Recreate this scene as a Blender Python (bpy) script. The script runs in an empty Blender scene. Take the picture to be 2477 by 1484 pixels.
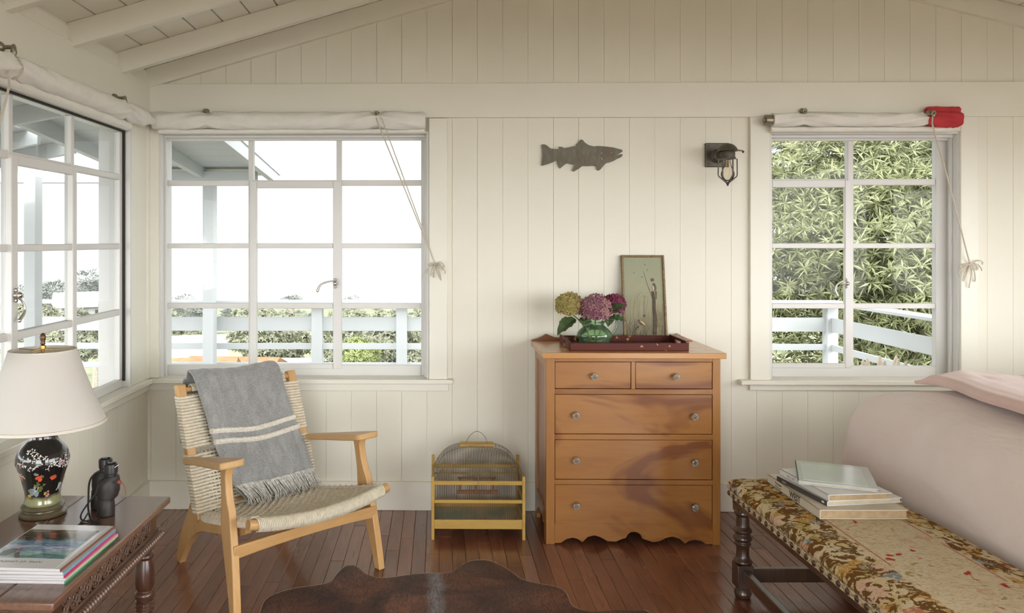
import bpy, bmesh, math, random
from mathutils import Vector, Matrix, noise
sc = bpy.context.scene
COL = sc.collection
PI = math.pi
rnd = random.Random(7)
# ---------------------------------------------------------------- camera model (2477 x 1484 photograph)
F, CX, CY, H, PSI = 1920.0, 1032.0, 583.0, 1.356, math.radians(0.8)
def ray(px, py):
    a, b = (px-CX)/F, (CY-py)/F
    c, s = math.cos(PSI), math.sin(PSI)
    return Vector((a*c-s, a*s+c, b))
def aY(px, py, Y):
    d = ray(px, py); t = Y/d.y
    return Vector((d.x*t, Y, H+d.z*t))
def aX(px, py, X):
    d = ray(px, py); t = X/d.x
    return Vector((X, d.y*t, H+d.z*t))
def aZ(px, py, Z):
    d = ray(px, py); t = (Z-H)/d.z
    return Vector((d.x*t, d.y*t, Z))
V = Vector
def lerp(a, b, t): return a+(b-a)*t
def smooth(a, b, t):
    t = max(0.0, min(1.0, (t-a)/(b-a))); return t*t*(3-2*t)
def interp(x, tab):
    if x <= tab[0][0]: return tab[0][1]
    for (x0, y0), (x1, y1) in zip(tab, tab[1:]):
        if x <= x1: return lerp(y0, y1, (x-x0)/(x1-x0))
    return tab[-1][1]
def catmull(pts, n=8, closed=False):
    P = [V(p) for p in pts]; out = []
    m = len(P); segs = m if closed else m-1
    for i in range(segs):
        if closed: p0, p1, p2, p3 = P[(i-1) % m], P[i], P[(i+1) % m], P[(i+2) % m]
        else: p0, p1, p2, p3 = P[max(i-1, 0)], P[i], P[i+1], P[min(i+2, m-1)]
        for k in range(n):
            t = k/n
            out.append(0.5*((2*p1)+(p2-p0)*t+(2*p0-5*p1+4*p2-p3)*t*t+(3*p1-p0-3*p2+p3)*t**3))
    if not closed: out.append(P[-1])
    return out
def arc_pts(n, fn): return [fn(i/(n-1)) for i in range(n)]

class MB:
    """Collects shapes, then links them as ONE mesh object."""
    def __init__(s): s.v, s.f, s.m = [], [], []
    def add(s, vs, fs, m=0):
        b = len(s.v); s.v.extend(V(p) for p in vs)
        for f in fs: s.f.append(tuple(b+i for i in f)); s.m.append(m)
        return s
    def box(s, x0, x1, y0, y1, z0, z1, m=0):
        if x0 > x1: x0, x1 = x1, x0
        if y0 > y1: y0, y1 = y1, y0
        if z0 > z1: z0, z1 = z1, z0
        return s.hexa([(x0,y0,z0),(x1,y0,z0),(x1,y1,z0),(x0,y1,z0),(x0,y0,z1),(x1,y0,z1),(x1,y1,z1),(x0,y1,z1)], m)
    def hexa(s, p, m=0):
        return s.add(p, [(3,2,1,0),(4,5,6,7),(0,1,5,4),(1,2,6,5),(2,3,7,6),(3,0,4,7)], m)
    def chbox(s, x0, x1, y0, y1, z0, z1, c, m=0):
        """box with a chamfered top edge"""
        p = [(x0,y0,z0),(x1,y0,z0),(x1,y1,z0),(x0,y1,z0),(x0,y0,z1-c),(x1,y0,z1-c),(x1,y1,z1-c),(x0,y1,z1-c),
             (x0+c,y0+c,z1),(x1-c,y0+c,z1),(x1-c,y1-c,z1),(x0+c,y1-c,z1)]
        return s.add(p, [(3,2,1,0),(0,1,5,4),(1,2,6,5),(2,3,7,6),(3,0,4,7),(4,5,9,8),(5,6,10,9),(6,7,11,10),(7,4,8,11),(8,9,10,11)], m)
    def bar(s, p0, p1, w, h, up=(0,0,1), m=0, w1=None, h1=None):
        p0, p1 = V(p0), V(p1); d = (p1-p0).normalized()
        sd = d.cross(V(up)).normalized(); u = sd.cross(d)
        w1 = w if w1 is None else w1; h1 = h if h1 is None else h1
        q = []
        for p, a, b in ((p0, w, h), (p1, w1, h1)):
            q += [p-sd*a/2-u*b/2, p+sd*a/2-u*b/2, p+sd*a/2+u*b/2, p-sd*a/2+u*b/2]
        return s.add(q, [(3,2,1,0),(4,5,6,7),(0,1,5,4),(1,2,6,5),(2,3,7,6),(3,0,4,7)], m)
    def tube(s, pts, r, n=8, closed=False, m=0, caps=True, flat=1.0, up=None):
        P = [V(p) for p in pts]; k = len(P)
        R = list(r) if isinstance(r, (list, tuple)) else [r]*k
        nrm = None; rings = []
        for i in range(k):
            if closed: t = P[(i+1) % k]-P[i-1]
            else: t = P[min(i+1, k-1)]-P[max(i-1, 0)]
            if t.length < 1e-9: t = V((0,0,1))
            t.normalize()
            if nrm is None:
                a = V(up) if up else (V((0,0,1)) if abs(t.z) < .9 else V((1,0,0)))
                nrm = (a-t*a.dot(t)).normalized()
            else:
                q = nrm-t*nrm.dot(t)
                nrm = q.normalized() if q.length > 1e-6 else t.orthogonal().normalized()
            b = t.cross(nrm)
            rings.append([P[i]+(nrm*math.cos(2*PI*j/n)*flat+b*math.sin(2*PI*j/n))*R[i] for j in range(n)])
        vs = [p for ring in rings for p in ring]; fs = []
        for i in range(k if closed else k-1):
            a, c = i*n, ((i+1) % k)*n
            for j in range(n): fs.append((a+j, a+(j+1) % n, c+(j+1) % n, c+j))
        if caps and not closed:
            fs.append(tuple(reversed(range(n)))); fs.append(tuple(range((k-1)*n, k*n)))
        return s.add(vs, fs, m)
    def lathe(s, prof, c=(0,0,0), n=32, m=0, mat=None, sx=1.0, sy=1.0, caps=True):
        c = V(c); vs = []; fs = []; k = len(prof)
        for r, z in prof:
            for j in range(n):
                a = 2*PI*j/n; p = V((r*math.cos(a)*sx, r*math.sin(a)*sy, z))
                vs.append(c+(mat @ p if mat else p))
        for i in range(k-1):
            for j in range(n): fs.append((i*n+j, i*n+(j+1) % n, (i+1)*n+(j+1) % n, (i+1)*n+j))
        if caps:
            fs.append(tuple(reversed(range(n)))); fs.append(tuple(range((k-1)*n, k*n)))
        return s.add(vs, fs, m)
    def prism(s, outline, fn, d0, d1, m=0):
        """closed 2-D outline (a, b) carried through fn(a, b, d) from d0 to d1"""
        n = len(outline)
        vs = [fn(a, b, d0) for a, b in outline]+[fn(a, b, d1) for a, b in outline]
        fs = [tuple(reversed(range(n))), tuple(range(n, 2*n))]
        for i in range(n): fs.append((i, (i+1) % n, n+(i+1) % n, n+i))
        return s.add(vs, fs, m)
    def grid(s, fn, nu, nv, m=0, closed_u=False):
        vs = [fn(i/(nu if closed_u else nu-1), j/(nv-1)) for j in range(nv) for i in range(nu)]
        fs = []
        for j in range(nv-1):
            for i in range(nu if closed_u else nu-1):
                fs.append((j*nu+i, j*nu+(i+1) % nu, (j+1)*nu+(i+1) % nu, (j+1)*nu+i))
        return s.add(vs, fs, m)
    def sheet(s, fn, nu, nv, th, m=0):
        """a cloth-like sheet with thickness th"""
        P = [[V(fn(i/(nu-1), j/(nv-1))) for i in range(nu)] for j in range(nv)]
        N = []
        for j in range(nv):
            row = []
            for i in range(nu):
                a = P[j][min(i+1, nu-1)]-P[j][max(i-1, 0)]; b = P[min(j+1, nv-1)][i]-P[max(j-1, 0)][i]
                q = a.cross(b); row.append(q.normalized() if q.length > 1e-12 else V((0,0,1)))
            N.append(row)
        vs = [P[j][i]+N[j][i]*th/2 for j in range(nv) for i in range(nu)]+[P[j][i]-N[j][i]*th/2 for j in range(nv) for i in range(nu)]
        o = nu*nv; fs = []
        for j in range(nv-1):
            for i in range(nu-1):
                a, b, c, d = j*nu+i, j*nu+i+1, (j+1)*nu+i+1, (j+1)*nu+i
                fs.append((a, b, c, d)); fs.append((o+d, o+c, o+b, o+a))
        for i in range(nu-1):
            fs.append((i+1, i, o+i, o+i+1)); k = (nv-1)*nu; fs.append((k+i, k+i+1, o+k+i+1, o+k+i))
        for j in range(nv-1):
            fs.append((j*nu, (j+1)*nu, o+(j+1)*nu, o+j*nu)); k = nu-1; fs.append(((j+1)*nu+k, j*nu+k, o+j*nu+k, o+(j+1)*nu+k))
        return s.add(vs, fs, m)
    def ball(s, c, r, m=0, nu=12, nv=8, sc=(1,1,1), mat=None, disp=None):
        c = V(c); vs = []; fs = []
        vs.append(V((0,0,-1)))
        for j in range(1, nv):
            t = -PI/2+PI*j/nv
            for i in range(nu):
                a = 2*PI*i/nu; vs.append(V((math.cos(t)*math.cos(a), math.cos(t)*math.sin(a), math.sin(t))))
        vs.append(V((0,0,1)))
        L = len(vs)-1
        for i in range(nu): fs.append((0, 1+(i+1) % nu, 1+i))
        for j in range(nv-2):
            for i in range(nu): fs.append((1+j*nu+i, 1+j*nu+(i+1) % nu, 1+(j+1)*nu+(i+1) % nu, 1+(j+1)*nu+i))
        for i in range(nu): fs.append((L, 1+(nv-2)*nu+i, 1+(nv-2)*nu+(i+1) % nu))
        out = []
        for p in vs:
            q = V((p.x*sc[0], p.y*sc[1], p.z*sc[2]))*r
            if disp: q = q*disp(p)
            if mat: q = mat @ q
            out.append(c+q)
        return s.add(out, fs, m)
    def xform(s, M):
        s.v = [M @ p for p in s.v]; return s
    def build(s, name, mats, parent=None, loc=None, rz=0.0, bevel=0.0, seg=2, sharp=40, subd=0):
        me = bpy.data.meshes.new(name)
        me.from_pydata([tuple(p) for p in s.v], [], s.f)
        if not isinstance(mats, (list, tuple)): mats = [mats]
        for q in mats: me.materials.append(q)
        if len(mats) > 1: me.polygons.foreach_set('material_index', s.m)
        me.validate(); me.update()
        bm = bmesh.new(); bm.from_mesh(me); bmesh.ops.recalc_face_normals(bm, faces=bm.faces); bm.to_mesh(me); bm.free()
        if sharp:
            me.polygons.foreach_set('use_smooth', [True]*len(me.polygons))
            me.set_sharp_from_angle(angle=math.radians(sharp))
        o = bpy.data.objects.new(name, me); COL.objects.link(o)
        if parent is not None: o.parent = parent
        if loc is not None: o.location = loc
        o.rotation_euler.z = rz
        if bevel:
            b = o.modifiers.new('bevel', 'BEVEL'); b.width = bevel; b.segments = seg; b.limit_method = 'ANGLE'; b.angle_limit = math.radians(35)
            b.harden_normals = False
        if subd:
            b = o.modifiers.new('subd', 'SUBSURF'); b.levels = subd; b.render_levels = subd
        return o

def tag(o, label=None, cat=None, group=None, kind=None):
    if label: o['label'] = label
    if cat: o['category'] = cat
    if group: o['group'] = group
    if kind: o['kind'] = kind
    return o
def empty(name, loc, rz=0.0, label=None, cat=None, group=None, kind=None):
    o = bpy.data.objects.new(name, None); COL.objects.link(o)
    o.location = loc; o.rotation_euler.z = rz; o.empty_display_size = .05
    return tag(o, label, cat, group, kind)
def copy_tree(o, parent=None):
    c = o.copy(); COL.objects.link(c)
    if parent is not None: c.parent = parent
    for ch in list(o.children): copy_tree(ch, c)
    return c
def text_mesh(name, body, size, mat, M, parent=None, extrude=0.0003, shear=0.0, align='LEFT', space=1.0, bold=0.0):
    cu = bpy.data.curves.new(name, 'FONT'); cu.body = body; cu.size = size; cu.extrude = extrude; cu.shear = shear
    cu.offset = bold; cu.align_x = align; cu.space_character = space
    t = bpy.data.objects.new(name, cu); COL.objects.link(t)
    dg = bpy.context.evaluated_depsgraph_get()
    me = bpy.data.meshes.new_from_object(t.evaluated_get(dg))
    bpy.data.objects.remove(t)
    me.transform(M); me.materials.clear(); me.materials.append(mat)
    o = bpy.data.objects.new(name, me); COL.objects.link(o)
    if parent is not None: o.parent = parent
    return o

# ---------------------------------------------------------------- materials
def srgb(r, g, b):
    f = lambda c: (c/255/12.92) if c/255 <= .04045 else ((c/255+.055)/1.055)**2.4
    return (f(r), f(g), f(b))
class NT:
    def __init__(s, name):
        s.mat = bpy.data.materials.new(name); s.mat.use_nodes = True
        s.t = s.mat.node_tree; s.n = s.t.nodes; s.bsdf = s.n['Principled BSDF']; s.out = s.n['Material Output']
    def new(s, typ, **kw):
        n = s.n.new(typ)
        for k, v in kw.items(): setattr(n, k, v)
        return n
    def link(s, a, b): s.t.links.new(a, b)
    def set(s, n, **kw):
        for k, v in kw.items():
            i = n.inputs[k.replace('_', ' ')]
            if hasattr(v, 'links') or isinstance(v, bpy.types.NodeSocket): s.link(v, i)
            else: i.default_value = v
        return n
    def coord(s, kind='Object', scale=(1,1,1), rot=(0,0,0), loc=(0,0,0)):
        tc = s.new('ShaderNodeTexCoord'); mp = s.new('ShaderNodeMapping')
        s.link(tc.outputs[kind], mp.inputs['Vector'])
        mp.inputs['Scale'].default_value = scale; mp.inputs['Rotation'].default_value = rot; mp.inputs['Location'].default_value = loc
        return mp.outputs[0]
    def noise(s, vec, scale=5, detail=4, rough=.5, dist=0.0):
        n = s.new('ShaderNodeTexNoise'); s.link(vec, n.inputs['Vector'])
        n.inputs['Scale'].default_value = scale; n.inputs['Detail'].default_value = detail
        n.inputs['Roughness'].default_value = rough; n.inputs['Distortion'].default_value = dist
        return n.outputs['Fac']
    def wave(s, vec, scale=5, dist=0, detail=2, band='X', dscale=1.0, prof='SIN'):
        n = s.new('ShaderNodeTexWave'); s.link(vec, n.inputs['Vector']); n.bands_direction = band; n.wave_profile = prof
        n.inputs['Scale'].default_value = scale; n.inputs['Distortion'].default_value = dist; n.inputs['Detail'].default_value = detail
        n.inputs['Detail Scale'].default_value = dscale
        return n.outputs['Fac']
    def vor(s, vec, scale=5, feat='F1', out='Distance', rnd_=1.0):
        n = s.new('ShaderNodeTexVoronoi'); s.link(vec, n.inputs['Vector']); n.feature = feat
        n.inputs['Scale'].default_value = scale; n.inputs['Randomness'].default_value = rnd_
        return n.outputs[out]
    def ramp(s, fac, stops, interp='LINEAR'):
        n = s.new('ShaderNodeValToRGB'); s.link(fac, n.inputs['Fac']); cr = n.color_ramp; cr.interpolation = interp
        while len(cr.elements) < len(stops): cr.elements.new(.5)
        for e, (p, c) in zip(cr.elements, stops):
            e.position = p; e.color = (*c, 1) if len(c) == 3 else c
        return n.outputs['Color']
    def mix(s, a, b, fac, mode='MIX'):
        n = s.new('ShaderNodeMix', data_type='RGBA', blend_type=mode)
        for v, k in ((fac, 0), (a, 6), (b, 7)):
            if isinstance(v, bpy.types.NodeSocket): s.link(v, n.inputs[k])
            elif k == 0: n.inputs[0].default_value = v
            else: n.inputs[k].default_value = (*v, 1) if len(v) == 3 else v
        return n.outputs[2]
    def math(s, op, a, b=0.0):
        n = s.new('ShaderNodeMath', operation=op)
        for v, k in ((a, 0), (b, 1)):
            if isinstance(v, bpy.types.NodeSocket): s.link(v, n.inputs[k])
            else: n.inputs[k].default_value = v
        return n.outputs[0]
    def sep(s, vec):
        n = s.new('ShaderNodeSeparateXYZ'); s.link(vec, n.inputs[0]); return n.outputs
    def bump(s, h, strength=.3, dist=.01):
        n = s.new('ShaderNodeBump'); s.link(h, n.inputs['Height']); n.inputs['Strength'].default_value = strength; n.inputs['Distance'].default_value = dist
        s.link(n.outputs[0], s.bsdf.inputs['Normal']); return n
    def col(s, c):
        if isinstance(c, bpy.types.NodeSocket): s.link(c, s.bsdf.inputs['Base Color'])
        else: s.bsdf.inputs['Base Color'].default_value = (*c, 1)
        return s
    def p(s, **kw):
        for k, v in kw.items():
            i = s.bsdf.inputs[k.replace('_', ' ')]
            if isinstance(v, bpy.types.NodeSocket): s.link(v, i)
            else: i.default_value = v
        return s
def plain(name, c, rough=.6, metal=0.0, var=.06, vscale=12, bump=0.0, bscale=60, spec=None, sheen=0.0, coat=0.0):
    """a colour with a little mottling and grain of its own"""
    n = NT(name); vec = n.coord('Object')
    k = n.noise(vec, vscale, 4)
    lo = tuple(x*(1-var) for x in c); hi = tuple(min(1, x*(1+var)) for x in c)
    n.col(n.ramp(k, [(.3, lo), (.7, hi)])); n.p(Roughness=rough, Metallic=metal)
    if spec is not None: n.p(Specular_IOR_Level=spec)
    if sheen: n.p(Sheen_Weight=sheen)
    if coat: n.p(Coat_Weight=coat, Coat_Roughness=.12)
    if bump: n.bump(n.noise(vec, bscale, 3), bump, .002)
    return n.mat
def wood(name, light, dark, axis='Z', scale=1.0, rough=.4, dist=3.0, coat=0.0, blotch=None, bfac=.5, fine=.35, spec=None):
    n = NT(name)
    sc_ = {'X': (.12, 1, 1), 'Y': (1, .12, 1), 'Z': (1, 1, .12)}[axis]
    vec = n.coord('Object', tuple(a*scale for a in sc_))
    g = n.noise(vec, 14, 5, .6, dist*.3)
    g2 = n.noise(vec, 90, 3, .6)
    c = n.ramp(g, [(.3, dark), (.7, light)])
    c = n.mix(c, n.ramp(g2, [(.35, dark), (.65, light)]), fine)
    if blotch:
        vb = n.coord('Object', {'X': (.35, 1, 1), 'Y': (1, .35, 1), 'Z': (1, 1, .35)}[axis])
        b = n.noise(vb, 3.2, 3, .55, 1.2)
        f = n.ramp(b, [(.48, (0,0,0)), (.545, (bfac,)*3)])
        c = n.mix(c, blotch, f)
    n.col(c); n.p(Roughness=rough)
    if spec is not None: n.p(Specular_IOR_Level=spec)
    if coat: n.p(Coat_Weight=coat, Coat_Roughness=.15)
    n.bump(g2, .08, .001)
    return n.mat
def thin_glass(name, tint=(.97,.985,.98), ior=1.2, milk=None):
    n = NT(name); n.n.remove(n.bsdf)
    tr = n.new('ShaderNodeBsdfTransparent'); tr.inputs['Color'].default_value = (*tint, 1)
    gl = n.new('ShaderNodeBsdfGlossy'); gl.inputs['Roughness'].default_value = .0; gl.inputs['Color'].default_value = (1,1,1,1)
    fr = n.new('ShaderNodeFresnel'); fr.inputs['IOR'].default_value = ior
    mx = n.new('ShaderNodeMixShader'); n.link(fr.outputs[0], mx.inputs[0]); n.link(tr.outputs[0], mx.inputs[1]); n.link(gl.outputs[0], mx.inputs[2])
    o = mx.outputs[0]
    if milk:
        df = n.new('ShaderNodeBsdfTranslucent'); df.inputs['Color'].default_value = (*milk[0], 1); d2 = n.new('ShaderNodeBsdfDiffuse'); d2.inputs['Color'].default_value = (*milk[0], 1)
        m1 = n.new('ShaderNodeMixShader'); m1.inputs[0].default_value = .5; n.link(df.outputs[0], m1.inputs[1]); n.link(d2.outputs[0], m1.inputs[2])
        m2 = n.new('ShaderNodeMixShader'); m2.inputs[0].default_value = milk[1]; n.link(o, m2.inputs[1]); n.link(m1.outputs[0], m2.inputs[2]); o = m2.outputs[0]
    n.link(o, n.out.inputs['Surface'])
    return n.mat
# ---------------------------------------------------------------- shared paints
M = {}
M['wall'] = plain('cream_wall_paint', (.78,.755,.645), .55, var=.012, vscale=2, bump=.05, bscale=40)
M['trim'] = plain('cream_trim_paint', (.79,.77,.67), .42, var=.012, vscale=3, bump=.03, bscale=30)
M['ceil'] = plain('cream_ceiling_paint', (.79,.77,.67), .5, var=.012, vscale=2)
M['gap'] = plain('dark_gap', (.015,.012,.008), .9, var=.1)
M['sash'] = plain('white_sash_paint', (.68,.67,.64), .35, var=.02, vscale=4)
M['glass'] = thin_glass('window_glass')
M['weather'] = plain('black_weatherstrip', (.03,.028,.026), .7)
M['nickel'] = plain('aged_nickel', (.55,.52,.47), .28, 1.0, var=.2, vscale=30)
n = NT('floor_boards')
g = n.new('ShaderNodeNewGeometry')
vec = n.coord('Object', (1,.10,1))
r = g.outputs['Random Per Island']
tone = n.ramp(r, [(0,(.155,.055,.030)), (.35,(.215,.082,.045)), (.7,(.275,.112,.062)), (1,(.185,.067,.037))])
gr = n.noise(vec, 42, 5, .65, .8)
tone = n.mix(tone, (.055,.018,.012), n.ramp(gr, [(.42,(.0,)*3), (.75,(.55,)*3)]))
tone = n.mix(tone, (.30,.145,.092), n.ramp(n.noise(n.coord('Object', (1,.25,1)), 7, 4, .6), [(.55,(0,)*3), (.8,(.4,)*3)]))
n.col(tone); n.p(Roughness=n.ramp(n.noise(vec, 9, 3), [(.3,(.24,)*3), (.7,(.36,)*3)]), Coat_Weight=.5, Coat_Roughness=.15, Specular_IOR_Level=.45)
n.bump(gr, .06, .001)
M['floor'] = n.mat

XL = aY(357, 700, 4.0).x
XR = 3.62
YB = 4.0
Z0 = 0.0
ZS = 0.663                 # window stool top
ZHEAD = aY(700, 319, YB).z # window head
ZF1, ZF0 = aY(700, 204, YB).z, aY(700, 287, YB).z
RIDGE = 1.13
def roof(x):               # underside of the ceiling boards
    zl = 2.222+.287*(RIDGE-XL)
    return 2.222+.287*(x-XL) if x <= RIDGE else zl-.254*(x-RIDGE)
def rects_minus(x0, x1, z0, z1, holes):
    """x0..x1 by z0..z1 less rectangular holes -> rectangles"""
    out = [(x0, x1, z0, z1)]
    for hx0, hx1, hz0, hz1 in holes:
        nxt = []
        for a, b, c, d in out:
            if hx1 <= a or hx0 >= b or hz1 <= c or hz0 >= d: nxt.append((a, b, c, d)); continue
            if a < hx0: nxt.append((a, hx0, c, d))
            if b > hx1: nxt.append((hx1, b, c, d))
            m0, m1 = max(a, hx0), min(b, hx1)
            if c < hz0: nxt.append((m0, m1, c, hz0))
            if d > hz1: nxt.append((m0, m1, hz1, d))
        out = nxt
    return out
# ---------------------------------------------------------------- openings
W2 = (aY(386, 600, YB).x, aY(1037, 600, YB).x, ZS-.02, ZHEAD)
W3 = (aY(1860, 600, YB).x, aY(2321, 600, YB).x, ZS-.02, aY(2060, 319, YB).z)
GLX = XL-.035              # glass plane of the left window
W1 = (1.80, aX(312, 600, XL).y, ZS-.02, ZHEAD)
# ---------------------------------------------------------------- floor
mb = MB(); fw = .0575; x = XL-.02; r1 = random.Random(3)
while x < XR+.02:
    y = -1.6-r1.random()*.9
    while y < YB+.01:
        L = r1.uniform(.45, 1.25); y1 = min(y+L, YB+.02)
        if y1-y > .02: mb.chbox(x+.0004, x+fw-.0004, y+.0004, y1-.0004, -.02, r1.uniform(-.0003, .0003), .0016)
        y += L
    x += fw
mb.box(XL-.1, XR+.1, -2.6, YB+.1, -.08, -.0205)
tag(mb.build('floor', M['floor'], sharp=0), kind='structure')
# ---------------------------------------------------------------- back wall (boards with open V joints over a backing)
bw = (aY(1584, 100, YB).x-aY(486, 100, YB).x)/18
bx0 = aY(486, 100, YB).x
mb = MB()
def slope_box(mb, x0, x1, y0, y1, z0, m=0):
    mb.hexa([(x0,y0,z0),(x1,y0,z0),(x1,y1,z0),(x0,y1,z0),(x0,y0,roof(x0)+.01),(x1,y0,roof(x1)+.01),(x1,y1,roof(x1)+.01),(x0,y1,roof(x0)+.01)], m)
k = -9
r1 = random.Random(5)
while bx0+k*bw < XR:
    a, b = bx0+k*bw, bx0+(k+1)*bw; k += 1
    ga = r1.choice((.0004, .0005, .0006, .0009))
    a2, b2 = max(a+ga, XL), min(b-ga, XR)
    if b2-a2 < .004: continue
    cuts = [a2, b2]
    if a2 < RIDGE < b2: cuts = [a2, RIDGE, b2]
    for p, q in zip(cuts, cuts[1:]): slope_box(mb, p, q, YB, YB+.005, ZF1-.02)
    for p, q, c, d in rects_minus(a2, b2, 0, ZF1-.02, [W2, W3]): mb.box(p, q, YB, YB+.005, c, d)
for p, q, c, d in rects_minus(XL-.14, XR+.14, -.05, 2.0, [W2, W3]): mb.box(p, q, YB+.0052, YB+.15, c, d)
for p, q in ((XL-.14, RIDGE), (RIDGE, XR+.14)): slope_box(mb, p, q, YB+.0052, YB+.15, 2.0)
tag(mb.build('wall_back', M['wall'], sharp=0), kind='structure')
# ---------------------------------------------------------------- left wall
mb = MB()
y = YB; r1 = random.Random(11)
while y > -1.6:
    ga = r1.choice((.0003, .0005))
    for p, q, c, d in rects_minus(max(y-bw, -1.6)+ga, y-ga, 0, 2.13, [W1]): mb.box(XL-.004, XL, p, q, c, d)
    y -= bw
for p, q, c, d in rects_minus(-1.6, YB+.15, -.05, 2.222, [W1]): mb.box(XL-.14, XL-.0042, p, q, c, d)
tag(mb.build('wall_left', M['wall'], sharp=0), kind='structure')
mb = MB()
for p, q, c, d in rects_minus(-1.6, YB+.15, -.05, roof(XR)+.03, [(-1.4, 1.45, .02, 2.05), (1.60, 3.00, .95, 1.75)]): mb.box(XR, XR+.14, p, q, c, d)  # both openings are unseen, added to let side daylight fill the room
tag(mb.build('wall_right', M['wall'], sharp=0), kind='structure')
mb = MB()
for p, q, c, d in rects_minus(XL-.14, XR+.14, -.05, 2.25, [(-1.40, .25, .02, 2.02), (1.75, 3.55, .02, 2.02)]): mb.box(p, q, -1.75, -1.61, c, d)  # unseen openings and the pier between them, shaped to spread daylight indoors
for p, q in ((XL-.14, RIDGE), (RIDGE, XR+.14)): slope_box(mb, p, q, -1.75, -1.61, 2.25)
tag(mb.build('wall_rear', M['wall'], sharp=0), kind='structure')
# ---------------------------------------------------------------- ceiling boards, rafters
mb = MB(); pw = .1305
for side in (0, 1):
    xa, xb = (XL-.14, RIDGE) if side == 0 else (RIDGE, XR+.14)
    x = xa if side == 0 else xb
    while True:
        x2 = min(x+pw*.958, xb) if side == 0 else max(x-pw*.968, xa)
        p, q = sorted((x, x2))
        if q-p < .02: break
        p2, q2 = p+.0036, q-.0036
        zz = lambda v: 2.222+.287*(v-XL) if side == 0 else roof(RIDGE)-.254*(v-RIDGE)
        mb.hexa([(p2,-1.76,zz(p2)),(q2,-1.76,zz(q2)),(q2,YB+.15,zz(q2)),(p2,YB+.15,zz(p2)),(p2,-1.76,zz(p2)+.02),(q2,-1.76,zz(q2)+.02),(q2,YB+.15,zz(q2)+.02),(p2,YB+.15,zz(p2)+.02)], 0)
        x = x2
    za = lambda v: (2.222+.287*(v-XL) if side == 0 else roof(RIDGE)-.254*(v-RIDGE))+.0205
    mb.hexa([(xa,-1.76,za(xa)),(xb,-1.76,za(xb)),(xb,YB+.15,za(xb)),(xa,YB+.15,za(xa)),(xa,-1.76,za(xa)+.06),(xb,-1.76,za(xb)+.06),(xb,YB+.15,za(xb)+.06),(xa,YB+.15,za(xa)+.06)], 1)
tag(mb.build('ceiling', [M['ceil'], M['gap']], sharp=0), kind='structure')
mb = MB()
ZT = ZF1
RYS = [2.64-.49*i for i in range(8)]
for y in [3.62, 3.127]+RYS:
    mb = MB(); w = .038; d = .100
    for xa, xb in ((XL-.02, RIDGE), (RIDGE, XR+.02)):
        e = .001
        mb.hexa([(xa,y,roof(xa)-d),(xb,y,roof(xb)-d),(xb,y+w,roof(xb)-d),(xa,y+w,roof(xa)-d),(xa,y,roof(xa)-e),(xb,y,roof(xb)-e),(xb,y+w,roof(xb)-e),(xa,y+w,roof(xa)-e)])
    tag(mb.build('ceiling_beam', M['ceil'], bevel=.0015), kind='structure')
mb = MB(); w = .030
for xa, xb in ((XL, RIDGE), (RIDGE, XR)):
    mb.hexa([(xa,YB-w,roof(xa)-.098),(xb,YB-w,roof(xb)-.098),(xb,YB,roof(xb)-.098),(xa,YB,roof(xa)-.098),(xa,YB-w,roof(xa)-.001),(xb,YB-w,roof(xb)-.001),(xb,YB,roof(xb)-.001),(xa,YB,roof(xa)-.001)])
tag(mb.build('ceiling_beam', M['ceil'], bevel=.0015), kind='structure')
# plate board along the left wall, blocking above it
mb = MB(); mb.box(XL, XL+.02, -1.6, YB, ZF0-.01, ZT)
tag(mb.build('trim_1', M['trim'], bevel=.002), kind='structure')
mb = MB(); mb.box(XL-.02, XL+.004, -1.6, YB, ZT-.004, roof(XL)-.012)
tag(mb.build('trim_2', M['ceil'], bevel=.002), kind='structure')
# frieze board along the back wall
mb = MB(); mb.box(XL, XR, YB-.02, YB, ZF0, ZF1)
tag(mb.build('trim_3', M['trim'], bevel=.002), kind='structure')
# baseboards
ZBB = aY(360, 1164, YB-.015).z
mb = MB(); mb.box(XL, XR, YB-.016, YB, 0, ZBB)
tag(mb.build('baseboard_back', M['trim'], bevel=.003), kind='structure')
mb = MB(); mb.box(XL, XL+.016, -1.6, YB-.016, 0, ZBB)
tag(mb.build('baseboard_left', M['trim'], bevel=.003), kind='structure')

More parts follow.
